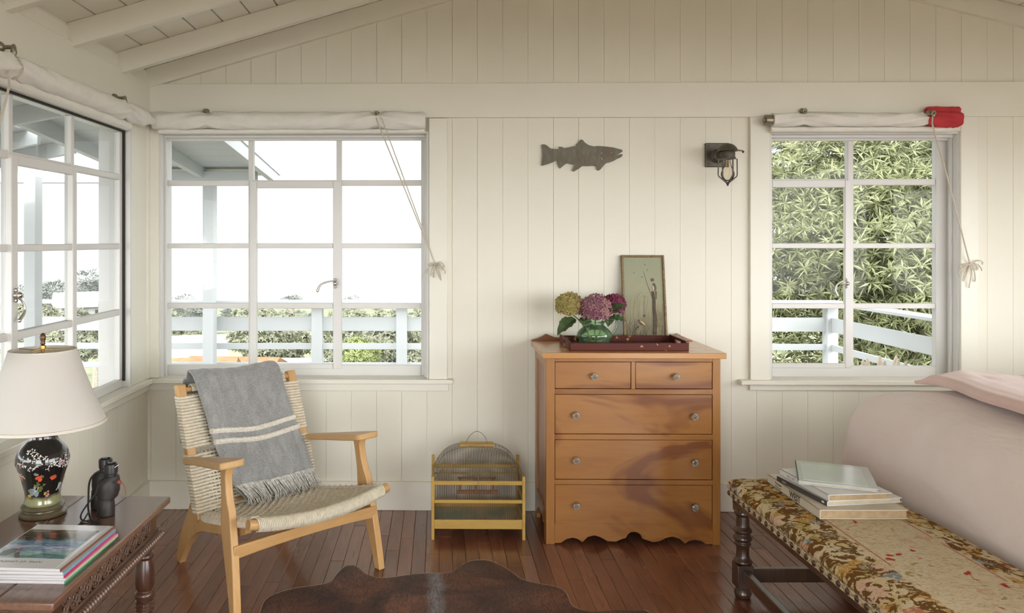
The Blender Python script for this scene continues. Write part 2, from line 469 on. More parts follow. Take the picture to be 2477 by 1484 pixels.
# ---------------------------------------------------------------- windows
def lever(pts, r0, name, parent, base, nrm):
    mb = MB(); P = catmull(pts, 6); k = len(P)
    mb.tube(P, [r0*(.75+.5*smooth(.55, 1, i/(k-1))) for i in range(k)], 10)
    mb.ball(P[-1], r0*1.35, nu=10, nv=7)
    b = V(base)
    mb.tube([b-V(nrm)*.012, b+V(nrm)*.012], .011, 12); mb.ball(b+V(nrm)*.012, .012, nu=12, nv=8)
    for dz in (-.018, .018): mb.ball(b+V((0,0,dz)), .008, nu=8, nv=6)
    return mb.build(name, M['nickel'], parent)
def back_window(name, op, gx, rows, mull, casx, hand, hside, capx, stool, apron):
    """gx: glass left/right px; rows: horizontal bar px ranges; mull: vertical bars px; casx: casement outer/inner px"""
    root = empty(name, (op[0], YB, op[2]), kind='structure')
    o = root.location.copy()
    def loc(mb): mb.v = [p-o for p in mb.v]; return mb
    YG = 4.10
    x0, x1, z0, z1 = op
    # casing
    mb = MB()
    for a, b, ya, yb in capx:
        p, q = aY(a, ya, YB-.01), aY(b, yb, YB-.01)
        mb.box(p.x, q.x, YB-.022, YB, q.z, p.z)
    loc(mb).build('casing', M['trim'], root, bevel=.0025)
    # jamb lining + head
    mb = MB(); t = .012
    mb.box(x0-.002, x0+t, YB-.006, YB+.15, z0, z1); mb.box(x1-t, x1+.002, YB-.006, YB+.15, z0, z1)
    mb.box(x0+t, x1-t, YB-.006, YB+.15, z1-t, z1+.002)
    for i, y in enumerate((4.03, 4.055)): mb.box(x0+t, x1-t, y, y+.012, z1-.026-.012*i, z1-t)
    for s, e in ((x0+t, 1), (x1-t, -1)): mb.box(s, s+e*.010, 4.035, 4.055, z0, z1-t)
    loc(mb).build('window_frame', M['sash'], root, bevel=.0015)
    # sash bars
    g0, g1 = aY(gx[0], 600, YG).x, aY(gx[1], 600, YG).x
    zt, zb = aY(gx[0], gx[2], YG).z, aY(gx[0], gx[3], YG).z
    mb = MB(); ya, yb = YG-.020, YG+.016
    mb.box(x0+.010, g0, ya, yb, z0+.02, z1-.012); mb.box(g1, x1-.010, ya, yb, z0+.02, z1-.012)
    mb.box(g0, g1, ya, yb, zt, z1-.012); mb.box(g0, g1, ya, yb, z0+.015, zb)
    for a, b in mull: mb.box(aY(a, 600, YG).x, aY(b, 600, YG).x, ya, yb, zb, zt)
    for a, b in rows: mb.box(g0, g1, ya+.004, yb-.002, aY(gx[0], b, YG).z, aY(gx[0], a, YG).z)
    loc(mb).build('sash', M['sash'], root, bevel=.003)
    # hinged casement
    mb = MB(); YC = YG-.028
    X = [aY(p, 600, YG).x for p in casx[:4]]
    Z = [aY(casx[0], p, YG).z for p in casx[4:8]]       # outer top, inner top, inner bottom, outer bottom
    mb.box(X[0], X[1], YC, YG-.004, Z[3], Z[0]); mb.box(X[2], X[3], YC, YG-.004, Z[3], Z[0])
    mb.box(X[1], X[2], YC, YG-.004, Z[1], Z[0]); mb.box(X[1], X[2], YC, YG-.004, Z[3], Z[2])
    for a, b in rows[1:]: mb.box(X[1], X[2], YC+.004, YG-.004, aY(casx[0], b, YG).z, aY(casx[0], a, YG).z)
    loc(mb).build('casement', M['sash'], root, bevel=.003)
    mb = MB(); mb.add([(g0-.005,YG+.002,zb-.005),(g1+.005,YG+.002,zb-.005),(g1+.005,YG+.002,zt+.005),(g0-.005,YG+.002,zt+.005)], [(0,1,2,3)])
    loc(mb).build('pane', M['glass'], root, sharp=0)
    lever([aY(a, b, YC-.02)-o for a, b in hand], .0055, 'window_handle', root, aY(hand[0][0]+hside, hand[0][1]+6, YC-.006)-o, (0,-1,0))
    mb = MB()
    p, q = aY(stool[0], 914, YB-.05), aY(stool[1], 914, YB-.05)
    mb.box(p.x, q.x, YB-.05, YB, ZS-.022, ZS); mb.box(x0, x1, YB-.01, YB+.09, ZS-.022, ZS)
    loc(mb).build('window_sill', M['trim'], root, bevel=.003)
    mb = MB()
    p, q = aY(apron[0], 945, YB-.02), aY(apron[1], 945, YB-.02)
    mb.box(p.x, q.x, YB-.02, YB, p.z, ZS-.022)
    loc(mb).build('apron', M['trim'], root, bevel=.002)
    return root
back_window('window_2', W2, (405, 1019, 339, 882), [(437,450),(589,601),(733,746)], [(603,615),(815,827)],
    (607,624,807,828, 439,456,879,891), [(808,680),(790,683),(775,690),(768,704)], 3,
    [(1038,1082,287,924), (359,385,270,914)], (359,1096), (359,1085))
back_window('window_3', W3, (1863, 2258, 336, 885), [(434,449),(589,601),(734,746)], [(2046,2060)],
    (1858,1863,2038,2053, 437,455,878,889), [(2040,680),(2026,688),(2021,702),(2026,716)], 6,
    [(1813,1860,283,922), (2321,2364,283,922), (1860.5,2320.5,283,318)], (1794,2385), (1814,2366))
# left window, glass nearly flush with the wall
def left_window():
    y0, y1, z0, z1 = W1
    root = empty('window_1', (XL, y1, z0), kind='structure'); o = root.location.copy()
    def loc(mb): mb.v = [p-o for p in mb.v]; return mb
    mb = MB()
    mb.box(XL-.14, XL+.012, y1-.014, y1, z0, z1); mb.box(XL-.14, XL+.012, y0, y0+.014, z0, z1)
    mb.box(XL-.14, XL+.012, y0+.014, y1-.014, z1-.014, z1)
    mb.box(XL-.02, XL+.004, y0, y1, z1-.030, z1-.014); mb.box(XL-.01, XL+.008, y0, y1, z1+.012, z1+.03)
    loc(mb).build('window_frame', M['sash'], root, bevel=.002)
    mb = MB(); mb.box(XL-.03, XL-.012, y1-.024, y1-.014, z0+.05, z1-.03); mb.box(XL-.03, XL-.012, y0, y1-.014, z1-.038, z1-.030)
    loc(mb).build('weatherstrip', M['weather'], root)
    mb = MB(); ym = y1+.02
    mb.box(XL, XL+.012, y1+.002, YB-.024, ZS, ZF0-.01); mb.box(XL, XL+.022, YB-.05, YB-.0, ZS, ZF0-.01)
    mb.box(XL, XL+.014, y0-.10, y0, ZS, ZF0-.01); mb.box(XL, XL+.014, y0-.1, YB, z1, ZF0-.01)
    loc(mb).build('casing', M['trim'], root, bevel=.0025)
    mb = MB(); xa, xb = GLX-.016, GLX+.014
    gy1 = y1-.026; gt = z1-.040; gb = ZS+.040
    ys = [aX(297, 600, GLX+.01).y, aX(174, 600, GLX+.01).y, aX(24, 600, GLX+.01).y]
    pitch = ys[1]-ys[2]; ys += [ys[2]-pitch, max(y0+.02, ys[2]-2*pitch)]
    rows = [(437,450),(589,601),(733,746)]
    rz = [(aY(405, b, 4.1).z, aY(405, a, 4.1).z) for a, b in rows]
    mb.box(xa, xb, y0+.014, gy1, gt, z1-.03); mb.box(xa, xb, y0+.014, gy1, ZS, gb)
    mb.box(xa, xb, gy1-.030, gy1, gb, gt); mb.box(xa, xb, y0+.014, y0+.04, gb, gt)
    for i, y in enumerate(ys[1:-1]): mb.box(xa, xb, y-.013, y+.013, gb, gt)
    for a, b in rz: mb.box(xa+.003, xb-.002, y0+.02, gy1, a, b)
    loc(mb).build('sash', M['sash'], root, bevel=.003)
    mb = MB(); c0, c1 = ys[2]-.018, ys[1]+.012; xc0, xc1 = GLX+.002, GLX+.026
    zt = rz[0][1]-.01
    mb.box(xc0, xc1, c0, c0+.042, gb-.005, zt); mb.box(xc0, xc1, c1-.036, c1, gb-.005, zt)
    mb.box(xc0, xc1, c0+.042, c1-.036, zt-.036, zt); mb.box(xc0, xc1, c0+.042, c1-.036, gb-.005, gb+.012)
    for a, b in rz[1:]: mb.box(xc0, xc1-.004, c0+.042, c1-.036, a, b)
    loc(mb).build('casement', M['sash'], root, bevel=.003)
    mb = MB(); mb.add([(GLX-.004,y0+.01,gb-.01),(GLX-.004,gy1,gb-.01),(GLX-.004,gy1,gt+.01),(GLX-.004,y0+.01,gt+.01)], [(0,1,2,3)])
    loc(mb).build('pane', M['glass'], root, sharp=0)
    xh = xc1+.012
    lever([aX(38, 717, xh)-o, aX(46, 730, xh)-o+V((.012,0,0)), aX(48, 752, xh)-o+V((.018,0,0)), aX(40, 776, xh)-o+V((.01,0,0))], .0055, 'window_handle', root, V((xc1+.004, c0+.02, aX(34, 716, xh).z))-o, (1,0,0))
    mb = MB(); mb.box(XL-.14, XL+.042, y0-.12, YB-.05, ZS-.022, ZS)
    loc(mb).build('window_sill', M['trim'], root, bevel=.003)
    mb = MB(); mb.box(XL, XL+.018, y0-.1, YB-.02, aY(700, 945, YB-.02).z, ZS-.022)
    loc(mb).build('apron', M['trim'], root, bevel=.002)
left_window()

# ---------------------------------------------------------------- camera, world
cam = bpy.data.cameras.new('camera'); co = bpy.data.objects.new('camera', cam); COL.objects.link(co)
co.location = (0,0,H); co.rotation_euler = (PI/2, 0, PSI)
cam.sensor_width = 36; cam.lens = F/2477*36; cam.shift_x = (2477/2-CX)/2477; cam.shift_y = (CY-1484/2)/2477
cam.clip_start = .05; cam.clip_end = 500
sc.camera = co
w = bpy.data.worlds.new('overcast_sky'); sc.world = w; w.use_nodes = True
nt = w.node_tree; bg = nt.nodes['Background']
# hazy coastal sky: a pale fog bank over the sea ahead, brighter towards the veiled sun behind the house
tc = nt.nodes.new('ShaderNodeTexCoord'); sp = nt.nodes.new('ShaderNodeSeparateXYZ'); rp = nt.nodes.new('ShaderNodeValToRGB'); mp_ = nt.nodes.new('ShaderNodeMapRange')
nt.links.new(tc.outputs['Generated'], sp.inputs[0]); nt.links.new(sp.outputs['Y'], mp_.inputs['Value'])
mp_.inputs['From Min'].default_value = -1; mp_.inputs['From Max'].default_value = 1
rp.color_ramp.interpolation = 'EASE'
E_ = rp.color_ramp.elements; E_[0].position = 0; E_[0].color = (12.0,12.2,12.4,1); E_[1].position = 1; E_[1].color = (1.25,1.26,1.27,1)
e = E_.new(.25); e.color = (10.5,10.7,10.9,1); e = E_.new(.5); e.color = (5.0,5.1,5.2,1); e = E_.new(.70); e.color = (1.45,1.47,1.5,1)
nt.links.new(mp_.outputs[0], rp.inputs[0]); nt.links.new(rp.outputs[0], bg.inputs['Color'])
bg.inputs['Strength'].default_value = 1.0
vs = sc.view_settings; vs.view_transform = 'Standard'; vs.look = 'None'; vs.exposure = 0.0; vs.gamma = 1.0; vs.use_curve_mapping = False
sc.cycles.use_denoising = True; sc.cycles.use_adaptive_sampling = True; sc.cycles.adaptive_threshold = .02
try: sc.cycles.denoiser = 'OPENIMAGEDENOISE'; sc.cycles.denoising_input_passes = 'RGB_ALBEDO_NORMAL'; sc.cycles.denoising_prefilter = 'ACCURATE'
except Exception: pass
sc.cycles.max_bounces = 9; sc.cycles.diffuse_bounces = 5; sc.cycles.glossy_bounces = 4; sc.cycles.transparent_max_bounces = 24; sc.cycles.transmission_bounces = 8
sc.cycles.caustics_reflective = False; sc.cycles.caustics_refractive = False; sc.cycles.sample_clamp_indirect = 6.0
# ---------------------------------------------------------------- outdoors: deck, porch, railing, land, trees
M['xwhite'] = plain('white_exterior_paint', (.49,.51,.515), .6, var=.03, vscale=3)
M['deck'] = plain('grey_deck_boards', (.36,.35,.33), .8, var=.15, vscale=8)
M['land'] = NT('scrub_land').mat
n = NT('scrub_land'); vec = n.coord('Object')
n.col(n.ramp(n.noise(vec, .35, 6, .6), [(.3,(.10,.115,.07)), (.5,(.17,.18,.115)), (.7,(.24,.23,.17))])); n.p(Roughness=1.0, Specular_IOR_Level=.1)
M['land'] = n.mat
def leafmat(name, c1, c2, c3, transl=.35, rough=.5):
    n = NT(name); g = n.new('ShaderNodeNewGeometry')
    c = n.ramp(g.outputs['Random Per Island'], [(0,c1), (.5,c2), (1,c3)])
    n.col(c); n.p(Roughness=rough, Specular_IOR_Level=.4)
    tl = n.new('ShaderNodeBsdfTranslucent'); n.link(c, tl.inputs['Color'])
    mx = n.new('ShaderNodeMixShader'); mx.inputs[0].default_value = transl
    n.link(n.bsdf.outputs[0], mx.inputs[1]); n.link(tl.outputs[0], mx.inputs[2]); n.link(mx.outputs[0], n.out.inputs['Surface'])
    return n.mat
M['tree_leaf'] = leafmat('narrow_green_leaves', (.095,.108,.045), (.175,.19,.088), (.29,.30,.165))
M['bush_leaf'] = leafmat('scrub_leaves', (.19,.20,.14), (.25,.26,.18), (.32,.32,.225), .5)  # paled and greyed: distance haze is put into the leaf colour
M['bush_lime'] = leafmat('lime_scrub_leaves', (.17,.205,.06), (.22,.26,.08), (.27,.30,.12))
M['cypress'] = leafmat('cypress_needles', (.11,.125,.11), (.15,.165,.145), (.20,.215,.185), .1, .8)  # sea haze is mixed into this needle colour
M['bark'] = plain('grey_bark', (.22,.19,.15), .9, var=.3, vscale=20)
M['roof_tile'] = plain('orange_roof_tiles', (.24,.10,.045), .85, var=.35, vscale=6)
M['far_wall'] = plain('white_house_wall', (.30,.30,.295), .8)
M['succ'] = plain('fuzzy_succulent_skin', (.58,.50,.40), .8, var=.15, vscale=40)
M['pot'] = plain('pale_clay_pot', (.50,.42,.33), .8, var=.1)
ZD = -.10
mb = MB(); y = YB+.16
while y < 6.12: mb.box(-5.2, 3.2, y, y+.138, ZD-.03, ZD); y += .142
x = XL-.30
while x > -5.2: mb.box(x-.138, x, -1.6, YB+.155, ZD-.03, ZD); x -= .142
tag(mb.build('deck_floor', M['deck']), kind='structure')
# unseen, added to set the daylight bounced indoors: terrace behind and to the right of the room
M['bounce_slab'] = plain('dark_bounce_slab', (.17,.16,.14), .85, var=.08, vscale=2)
mb = MB(); mb.box(-9, 14, -14, -1.62, ZD-.06, ZD); mb.box(XR+.16, 14, -1.62, 3.9, ZD-.06, ZD)
tag(mb.build('bounce_slab_floor', M['bounce_slab']), kind='structure')
# the land falls away to the sea
def landz(x, y):
    d = math.hypot(x, y)
    return interp(d, [(0,-.6),(7,-.75),(14,-2.1),(30,-3.4),(60,-4.6),(120,-9),(400,-30)])+.25*noise.noise(V((x*.13, y*.13, 0)))
mb = MB(); R = [0,3,5,6.5,8,10,12,15,19,24,30,38,48,60,80,110,160,240,400]; N = 72
vs = [V((R[j]*math.cos(2*PI*i/N), R[j]*math.sin(2*PI*i/N), 0)) for j in range(len(R)) for i in range(N)]
for p in vs: p.z = min(landz(p.x, p.y), -.5)
fs = [(j*N+i, j*N+(i+1) % N, (j+1)*N+(i+1) % N, (j+1)*N+i) for j in range(len(R)-1) for i in range(N)]
mb.add(vs, fs); tag(mb.build('ground', M['land'], sharp=80), kind='structure')

# railing along the deck, corner at the right and return towards the house
YR = 6.0
rt = empty('deck_railing', (-1.72, YR, ZD), label='white painted deck railing of flat boards between square posts, outside the windows', cat='railing')
o = rt.location.copy()
def P(mb, name, m='xwhite', **k):
    mb.v = [p-o for p in mb.v]; return mb.build(name, M[m], rt, **k)
zc = aY(800, 728, YR).z; r1z = (aY(800, 769, YR).z, aY(800, 803, YR).z); r2z = (aY(800, 833, YR).z, aY(800, 848, YR).z); r3z = (aY(800, 880, YR).z, aY(800, 893, YR).z)
xc = aY(2018, 700, YR).x
posts = [aY(765, 700, YR).x, aY(971, 700, YR).x]
posts += [posts[-1]+.68, posts[-1]+1.4, posts[-1]+2.1, xc]
posts += [-2.55, -3.3, -4.1, -4.9]
pw_ = .082
for x in posts: P(MB().box(x-pw_/2, x+pw_/2, YR+.02, YR+.02+pw_, ZD, zc-.022), 'post', bevel=.003)
P(MB().box(-5.1, xc+.06, YR-.03, YR+.11, zc-.022, zc), 'cap_rail', bevel=.003)
for a, b in (r1z, r2z, r3z): P(MB().box(-5.1, xc, YR+.045, YR+.065, b, a), 'rail', bevel=.002)
P(MB().box(xc-.07, xc+.07, YB+.16, YR-.03, zc-.022, zc), 'cap_rail', bevel=.003)
for a, b in (r1z, r2z, r3z): P(MB().box(xc-.01, xc+.01, YB+.16, YR+.02, b, a), 'rail', bevel=.002)
P(MB().box(xc-pw_/2, xc+pw_/2, YB+.17, YB+.17+pw_, ZD, zc-.022), 'post', bevel=.003)
# porch: corner post, beam, roof with rafters
YP = 5.9
rt = empty('porch_roof', (-1.75, YP+.04, ZD), label='white porch roof with open rafters on square posts at the house corner', cat='porch')
o = rt.location.copy()
zb0, zb1 = aY(500, 432, YP).z, aY(500, 414, YP).z
xr = aY(666, 430, YP+.15).x
def zA(y): return lerp(zb1+.03, aY(575, 345, 4.9).z+.04, (YP-y)/(YP-4.9))
XA = -2.3
mb = MB(); y = 4.17
while y < YP+.32:
    y1 = y+.185
    mb.hexa([(XA,y,zA(y)),(xr,y,zA(y)),(xr,y1,zA(y1)),(XA,y1,zA(y1)),(XA,y,zA(y)+.02),(xr,y,zA(y)+.02),(xr,y1,zA(y1)+.02),(XA,y1,zA(y1)+.02)]); y += .19
P(mb, 'roof_boards')
for x in (xr-.03, xr-.53, xr-1.0):
    P(MB().hexa([(x-.022,4.17,zA(4.17)-.10),(x+.022,4.17,zA(4.17)-.10),(x+.022,YP+.3,zA(YP+.3)-.075),(x-.022,YP+.3,zA(YP+.3)-.075),
        (x-.022,4.17,zA(4.17)),(x+.022,4.17,zA(4.17)),(x+.022,YP+.3,zA(YP+.3)),(x-.022,YP+.3,zA(YP+.3))]), 'rafter', bevel=.002)
P(MB().box(-5.0, xr-.12, YP, YP+.09, zb0-.03, zb1), 'beam', bevel=.003)
for x0, x1, yy in ((aY(490,600,YP).x, aY(516,600,YP).x, YP), (aY(57,600,5.3).x, aY(85,600,5.3).x, 5.3), (-4.9,-4.8,YP)):
    P(MB().box(x0, x1, yy, yy+.10, ZD, zb0-.03), 'post', bevel=.003)
# left slope of the porch roof, seen through the left window
def zB(x): return 2.16+.19*(x+1.5)
mb = MB(); x = -1.63
while x > -4.6:
    for ya, yb, cond in ((-1.5, 4.15, True), (4.16, 5.05, x < XA-.01)):
        if cond: mb.hexa([(x-.18,ya,zB(x-.18)),(x,ya,zB(x)),(x,yb,zB(x)),(x-.18,yb,zB(x-.18)),(x-.18,ya,zB(x-.18)+.02),(x,ya,zB(x)+.02),(x,yb,zB(x)+.02),(x-.18,yb,zB(x-.18)+.02)])
    x -= .184
P(mb, 'roof_boards')
for y in (1.2, 1.9, 2.6, 3.3, 4.0, 4.55, 5.01):
    xa = -1.63 if y < 4.1 else XA-.01
    P(MB().hexa([(-4.6,y,zB(-4.6)-.09),(xa,y,zB(xa)-.09),(xa,y+.04,zB(xa)-.09),(-4.6,y+.04,zB(-4.6)-.09),(-4.6,y,zB(-4.6)),(xa,y,zB(xa)),(xa,y+.04,zB(xa)),(-4.6,y+.04,zB(-4.6))]), 'rafter', bevel=.002)
P(MB().box(-4.72, -4.6, -1.5, 5.9, zB(-4.6)-.22, zB(-4.6)-.09), 'beam', bevel=.003)

# trees and shrubs: leaves carried on the outside of a crown
def leaf_geo(mb, p, d, L, W, up, r, m=0, fold=.25, droop=.25):
    d = d.normalized(); s = d.cross(up)
    if s.length < 1e-3: s = V((1,0,0))
    s.normalize(); nn = s.cross(d)
    b = p; mid = p+d*L*.5+nn*fold*W; tip = p+d*L-nn*droop*L*.5
    l = p+d*L*.45+s*W/2; rr = p+d*L*.45-s*W/2
    mb.add([b, l, tip, rr, mid], [(0,4,1), (1,4,2), (2,4,3), (3,4,0)], m)
def rdir(r):
    z = r.uniform(-1, 1); a = r.uniform(0, 2*PI); q = math.sqrt(1-z*z); return V((q*math.cos(a), q*math.sin(a), z))
def tree(name, base, crown, rad, nwh, per, L, W, mat, seed, label, cat, group=None, trunk_r=.06, lumps=6, front=None):
    r = random.Random(seed); c = V(crown)
    root = empty(name, base, label=label, cat=cat, group=group); o = V(base)
    L0 = []
    for i in range(lumps):
        d = rdir(r); L0.append((c+V((d.x*rad[0], d.y*rad[1], d.z*rad[2]))*.5, r.uniform(.5, .7)))
    mb = MB()
    k = 0
    while k < nwh:
        lc, ls = r.choice(L0); d = rdir(r)
        if front is not None and d.dot(front) < -.35: continue
        q = r.uniform(.62, 1.05)
        p = lc+V((d.x*rad[0], d.y*rad[1], d.z*rad[2]))*ls*q
        if p.z < base[2]: continue
        k += 1
        ax = (d+V((0,0,.25))+rdir(r)*.65).normalized()
        for j in range(per):
            a = 2*PI*j/per+r.random(); s1 = ax.orthogonal().normalized(); s2 = ax.cross(s1)
            ld = (s1*math.cos(a)+s2*math.sin(a))*r.uniform(.7, 1.1)+ax*r.uniform(.1, .7)
            leaf_geo(mb, p-o, ld, L*r.uniform(.7, 1.15), W*r.uniform(.8, 1.2), ax, r)
    mb.build('foliage', mat, root, sharp=0)
    mb = MB()
    for lc, ls in L0: mb.tube([V((0,0,-.1)), (c-o)*.35+rdir(r)*.04, lc-o], [trunk_r, trunk_r*.7, trunk_r*.3], 7)
    mb.build('trunk', M['bark'], root)
    return root
cf = V((-.45,-.85,.25)).normalized()
g0 = aY(2100, 600, 8.0)
tree('evergreen_tree', (4.5, 8.0, landz(4.5,8.0)), (4.75, 8.1, .75), (2.35,1.6,1.95), 12000, 7, .118, .0185, M['tree_leaf'], 4,
     'tall bushy evergreen tree with narrow leaves filling the window beyond the white deck railing', 'tree', trunk_r=.10, lumps=14, front=cf)
HOUSES = [(455,872,10.5,.75),(590,868,12.4,.8),(430,812,20,1.5),(690,866,14.5,1.2),(215,706,17,.8)]
def shrub(px, py, d, r_, lime, seed, label, group='scrub bushes below the deck'):
    c = ray(px, py)*d+V((0,0,H)); x, y = c.x, c.y
    for hx_, hy_, hd, hr in HOUSES:
        q = ray(hx_, hy_)*hd
        if math.hypot(q.x-x, q.y-y) < hr+r_*1.45: return
    base = (x, y, c.z-r_*.9)
    return tree('scrub_bush', base, c, (r_*1.15, r_*.8, r_*.85), 900, 6, .080*r_*2, .036*r_*2, M['bush_lime'] if lime else M['bush_leaf'], seed, label, 'bush', group, trunk_r=.03, lumps=5)
lb = 'grey green scrub bush growing on the slope below the deck railing'
rs = random.Random(21)
for d0, r0, off, sp_, y0, sd0 in ((27,1.0,400,222,806,100), (21,.80,505,214,812,130), (17,.74,420,226,824,30), (14.5,.58,520,222,846,150), (12.2,.48,415,228,880,60)):
    for i, px in enumerate(range(off, 1130, sp_)):
        shrub(px+rs.uniform(-8, 8), y0+rs.uniform(-6, 8), d0+rs.uniform(-.3, .3), r0, False, sd0+i, lb)
for i, (px, py, d0, r0) in enumerate(((70,800,15,.6), (300,806,15.4,.6), (185,822,12.5,.5))):
    shrub(px, py, d0, r0, False, 80+i, lb)
shrub(876, 862, 10.6, .28, True, 99, 'small bright lime green bush below the railing, nearest the right end of the left-hand window', None)
def cypress(px, py, d, wdt, hgt, seed, label):
    r = random.Random(seed); top = ray(px, py)*d+V((0,0,H)); base = V((top.x, top.y, landz(top.x, top.y)))
    root = empty('cypress_tree', base, label=label, cat='tree', group='wind-shaped cypresses on the horizon')
    mb = MB(); h = top.z-base.z
    for i in range(16):
        t = r.random()**.7; z = h-hgt*(1-t)*1.0; rr = wdt*(1-t*.55)*r.uniform(.3, 1); a = r.uniform(0, 2*PI)
        c = V((rr*.8*math.cos(a), rr*.6*math.sin(a), z))
        for k in range(140):
            dd = rdir(r); p = c+V((dd.x*wdt*.42, dd.y*wdt*.4, dd.z*hgt*.09))
            leaf_geo(mb, p, V((dd.x, dd.y, dd.z*.3+.25)), .19*wdt*r.uniform(.5, 1), .055*wdt, V((0,0,1)), r)
    mb.build('foliage', M['cypress'], root, sharp=0)
    mb = MB(); mb.tube([(0,0,-.2), (.05*wdt,0,h*.5), (0,0,h*.96)], [.12*wdt, .09*wdt, .02*wdt], 7)
    for i in range(5): mb.tube([(.02,0,h-hgt*.8), (wdt*.6*math.cos(i*1.3), wdt*.5*math.sin(i*1.3), h-hgt*.4)], [.05*wdt, .015*wdt], 5)
    mb.build('trunk', M['bark'], root)
for i, (px, py, wd, hg) in enumerate(((440,722,.9,1.6), (470,748,1.1,1.0), (706,716,.95,1.6), (848,721,.9,1.5), (958,742,.8,1.1), (560,752,1.3,.9), (640,757,1.2,.8), (760,757,1.2,.8), (1000,758,1.0,.7))):
    cypress(px, py, 40+5*i, wd, hg, 200+i, ['dark flat-topped cypress on the horizon, leftmost in the back window','low dark cypress beside the porch post on the horizon','dark flat-topped cypress on the horizon in the middle pane column of the back window','dark cypress on the horizon behind the right-hand bar of the back window','dark cypress on the horizon in the right pane column of the back window','low hazy cypress just right of the porch post','low hazy cypress at the middle bar of the back window','low hazy cypress behind the second railing post','low hazy cypress at the right edge of the back window'][i])
for i, (px, py, wd, hg) in enumerate(((232,668,.95,1.5), (120,690,1.0,1.2), (50,695,1.0,1.3), (200,690,.7,1.0))):
    cypress(px, py, 22+5*i, wd, hg, 230+i, ['large spreading cypress seen through the rightmost column of the left window','cypress seen just right of the porch post through the left window','cypress seen behind the handle of the left window','smaller cypress beside the large one through the left window'][i])
# far houses
def house(px, py, d, w_, dep, h_, label, roofm, rz_):
    c = ray(px, py)*d+V((0,0,H)); rt = empty('distant_house', (c.x, c.y, c.z-h_), rz_, label=label, cat='house')
    MB().box(-w_/2, w_/2, -dep/2, dep/2, 0, h_*.62).build('wall', M['far_wall'], rt)
    mb = MB(); e = .15
    mb.prism([(-dep/2-e, h_*.60), (dep/2+e, h_*.60), (0, h_)], lambda a, b, q: V((q, a, b)), -w_/2-e, w_/2+e)
    mb.build('roof', M[roofm], rt)
    for k in (-.25, .25): MB().box(w_*k-.2, w_*k+.2, -dep/2-.02, -dep/2, h_*.2, h_*.5).build('window', M['weather'], rt)
house(455, 866, 10.5, 1.0, 1.2, .7, 'low house with an orange tiled roof below the deck, left of the porch post', 'roof_tile', .1)
house(568, 863, 12.4, 1.15, 1.2, .6, 'low house with an orange tiled roof below the deck, right of the porch post', 'roof_tile', -.1)
house(430, 812, 20, 2.2, 2, 1.1, 'white house with a pale roof among the scrub at the left of the back window', 'far_wall', .25)
house(690, 866, 14.5, 1.9, 1.2, .45, 'long low white building below the deck between the second railing post and the casement', 'far_wall', 0)
house(215, 706, 17, 1.1, 1.1, .7, 'pale house under the spreading cypress seen through the left window', 'far_wall', .5)
# succulent in a tall pot on the deck
c = aY(2122, 880, 4.75)
rt = empty('potted_succulent', (c.x, c.y, ZD), label='fuzzy finger-like succulent in a pot just outside the right-hand window', cat='plant')
MB().lathe([(.09,0),(.10,.02),(.13,.5),(.14,.60),(.12,.60),(.11,.56)], n=24).build('pot', M['pot'], rt)
mb = MB(); r = random.Random(5)
for i in range(11):
    a = i*2.4; q = .02+.007*i; h0 = .60+r.uniform(.10, .17)
    mb.tube(catmull([(q*math.cos(a), q*math.sin(a), .5), (q*1.6*math.cos(a), q*1.6*math.sin(a), .65), (q*2.0*math.cos(a), q*2*math.sin(a), h0)], 5), [.010]*5+[.013]*4+[.010,.004], 8)
mb.build('stems', M['succ'], rt)
rt = empty('potted_plant', (aY(118, 830, 5.0).x, 5.0, ZD), label='leafy potted plant on the deck seen above the lampshade through the left window', cat='plant')
MB().lathe([(.09,0),(.13,.36),(.11,.36),(.10,.32)], n=20).build('pot', M['pot'], rt)
mb = MB()
for i in range(60):
    d = V((r.uniform(-1,1), r.uniform(-1,1), r.uniform(.6,1.6))).normalized()
    leaf_geo(mb, V((d.x*.06, d.y*.06, .34)), d, r.uniform(.14,.42), .04, V((0,0,1)), r, droop=.5)
mb.build('foliage', M['bush_lime'], rt, sharp=0)
# ---------------------------------------------------------------- armchair
M['oak'] = wood('pale_oiled_oak', (.62,.39,.17), (.50,.28,.10), 'Z', 1.2, .42, 1.5, fine=.3)
M['oak_y'] = wood('pale_oiled_oak_arm', (.64,.42,.20), (.53,.32,.13), 'Y', 1.2, .42, 1.5, fine=.3)
M['oak_x'] = wood('pale_oiled_oak_rail', (.56,.34,.14), (.45,.25,.09), 'X', 1.2, .42, 1.5, fine=.3)
M['cord'] = plain('natural_paper_cord', (.66,.60,.47), .75, var=.12, vscale=60, bump=.25, bscale=500)
n = NT('grey_wool'); vec = n.coord('Object')
k = n.noise(vec, 260, 4, .75); k2 = n.noise(n.coord('Object', (1,1,.25)), 30, 4, .6)
c = n.ramp(k, [(.3,(.15,.15,.147)), (.7,(.40,.40,.39))])
c = n.mix(c, (.48,.48,.47), n.ramp(k2, [(.45,(0,)*3), (.8,(.45,)*3)]))
n.col(c); n.p(Roughness=.95, Sheen_Weight=.5, Specular_IOR_Level=.1); n.bump(k, .5, .003)
M['wool'] = n.mat
M['cream_wool'] = plain('cream_wool', (.68,.64,.55), .95, var=.15, vscale=120, bump=.5, bscale=300, sheen=.4, spec=.1)
chair = empty('lounge_armchair', (-.48, 3.05, 0), math.radians(43.5),
    'low pale oak armchair with woven cord seat and back, under the grey throw', 'armchair')
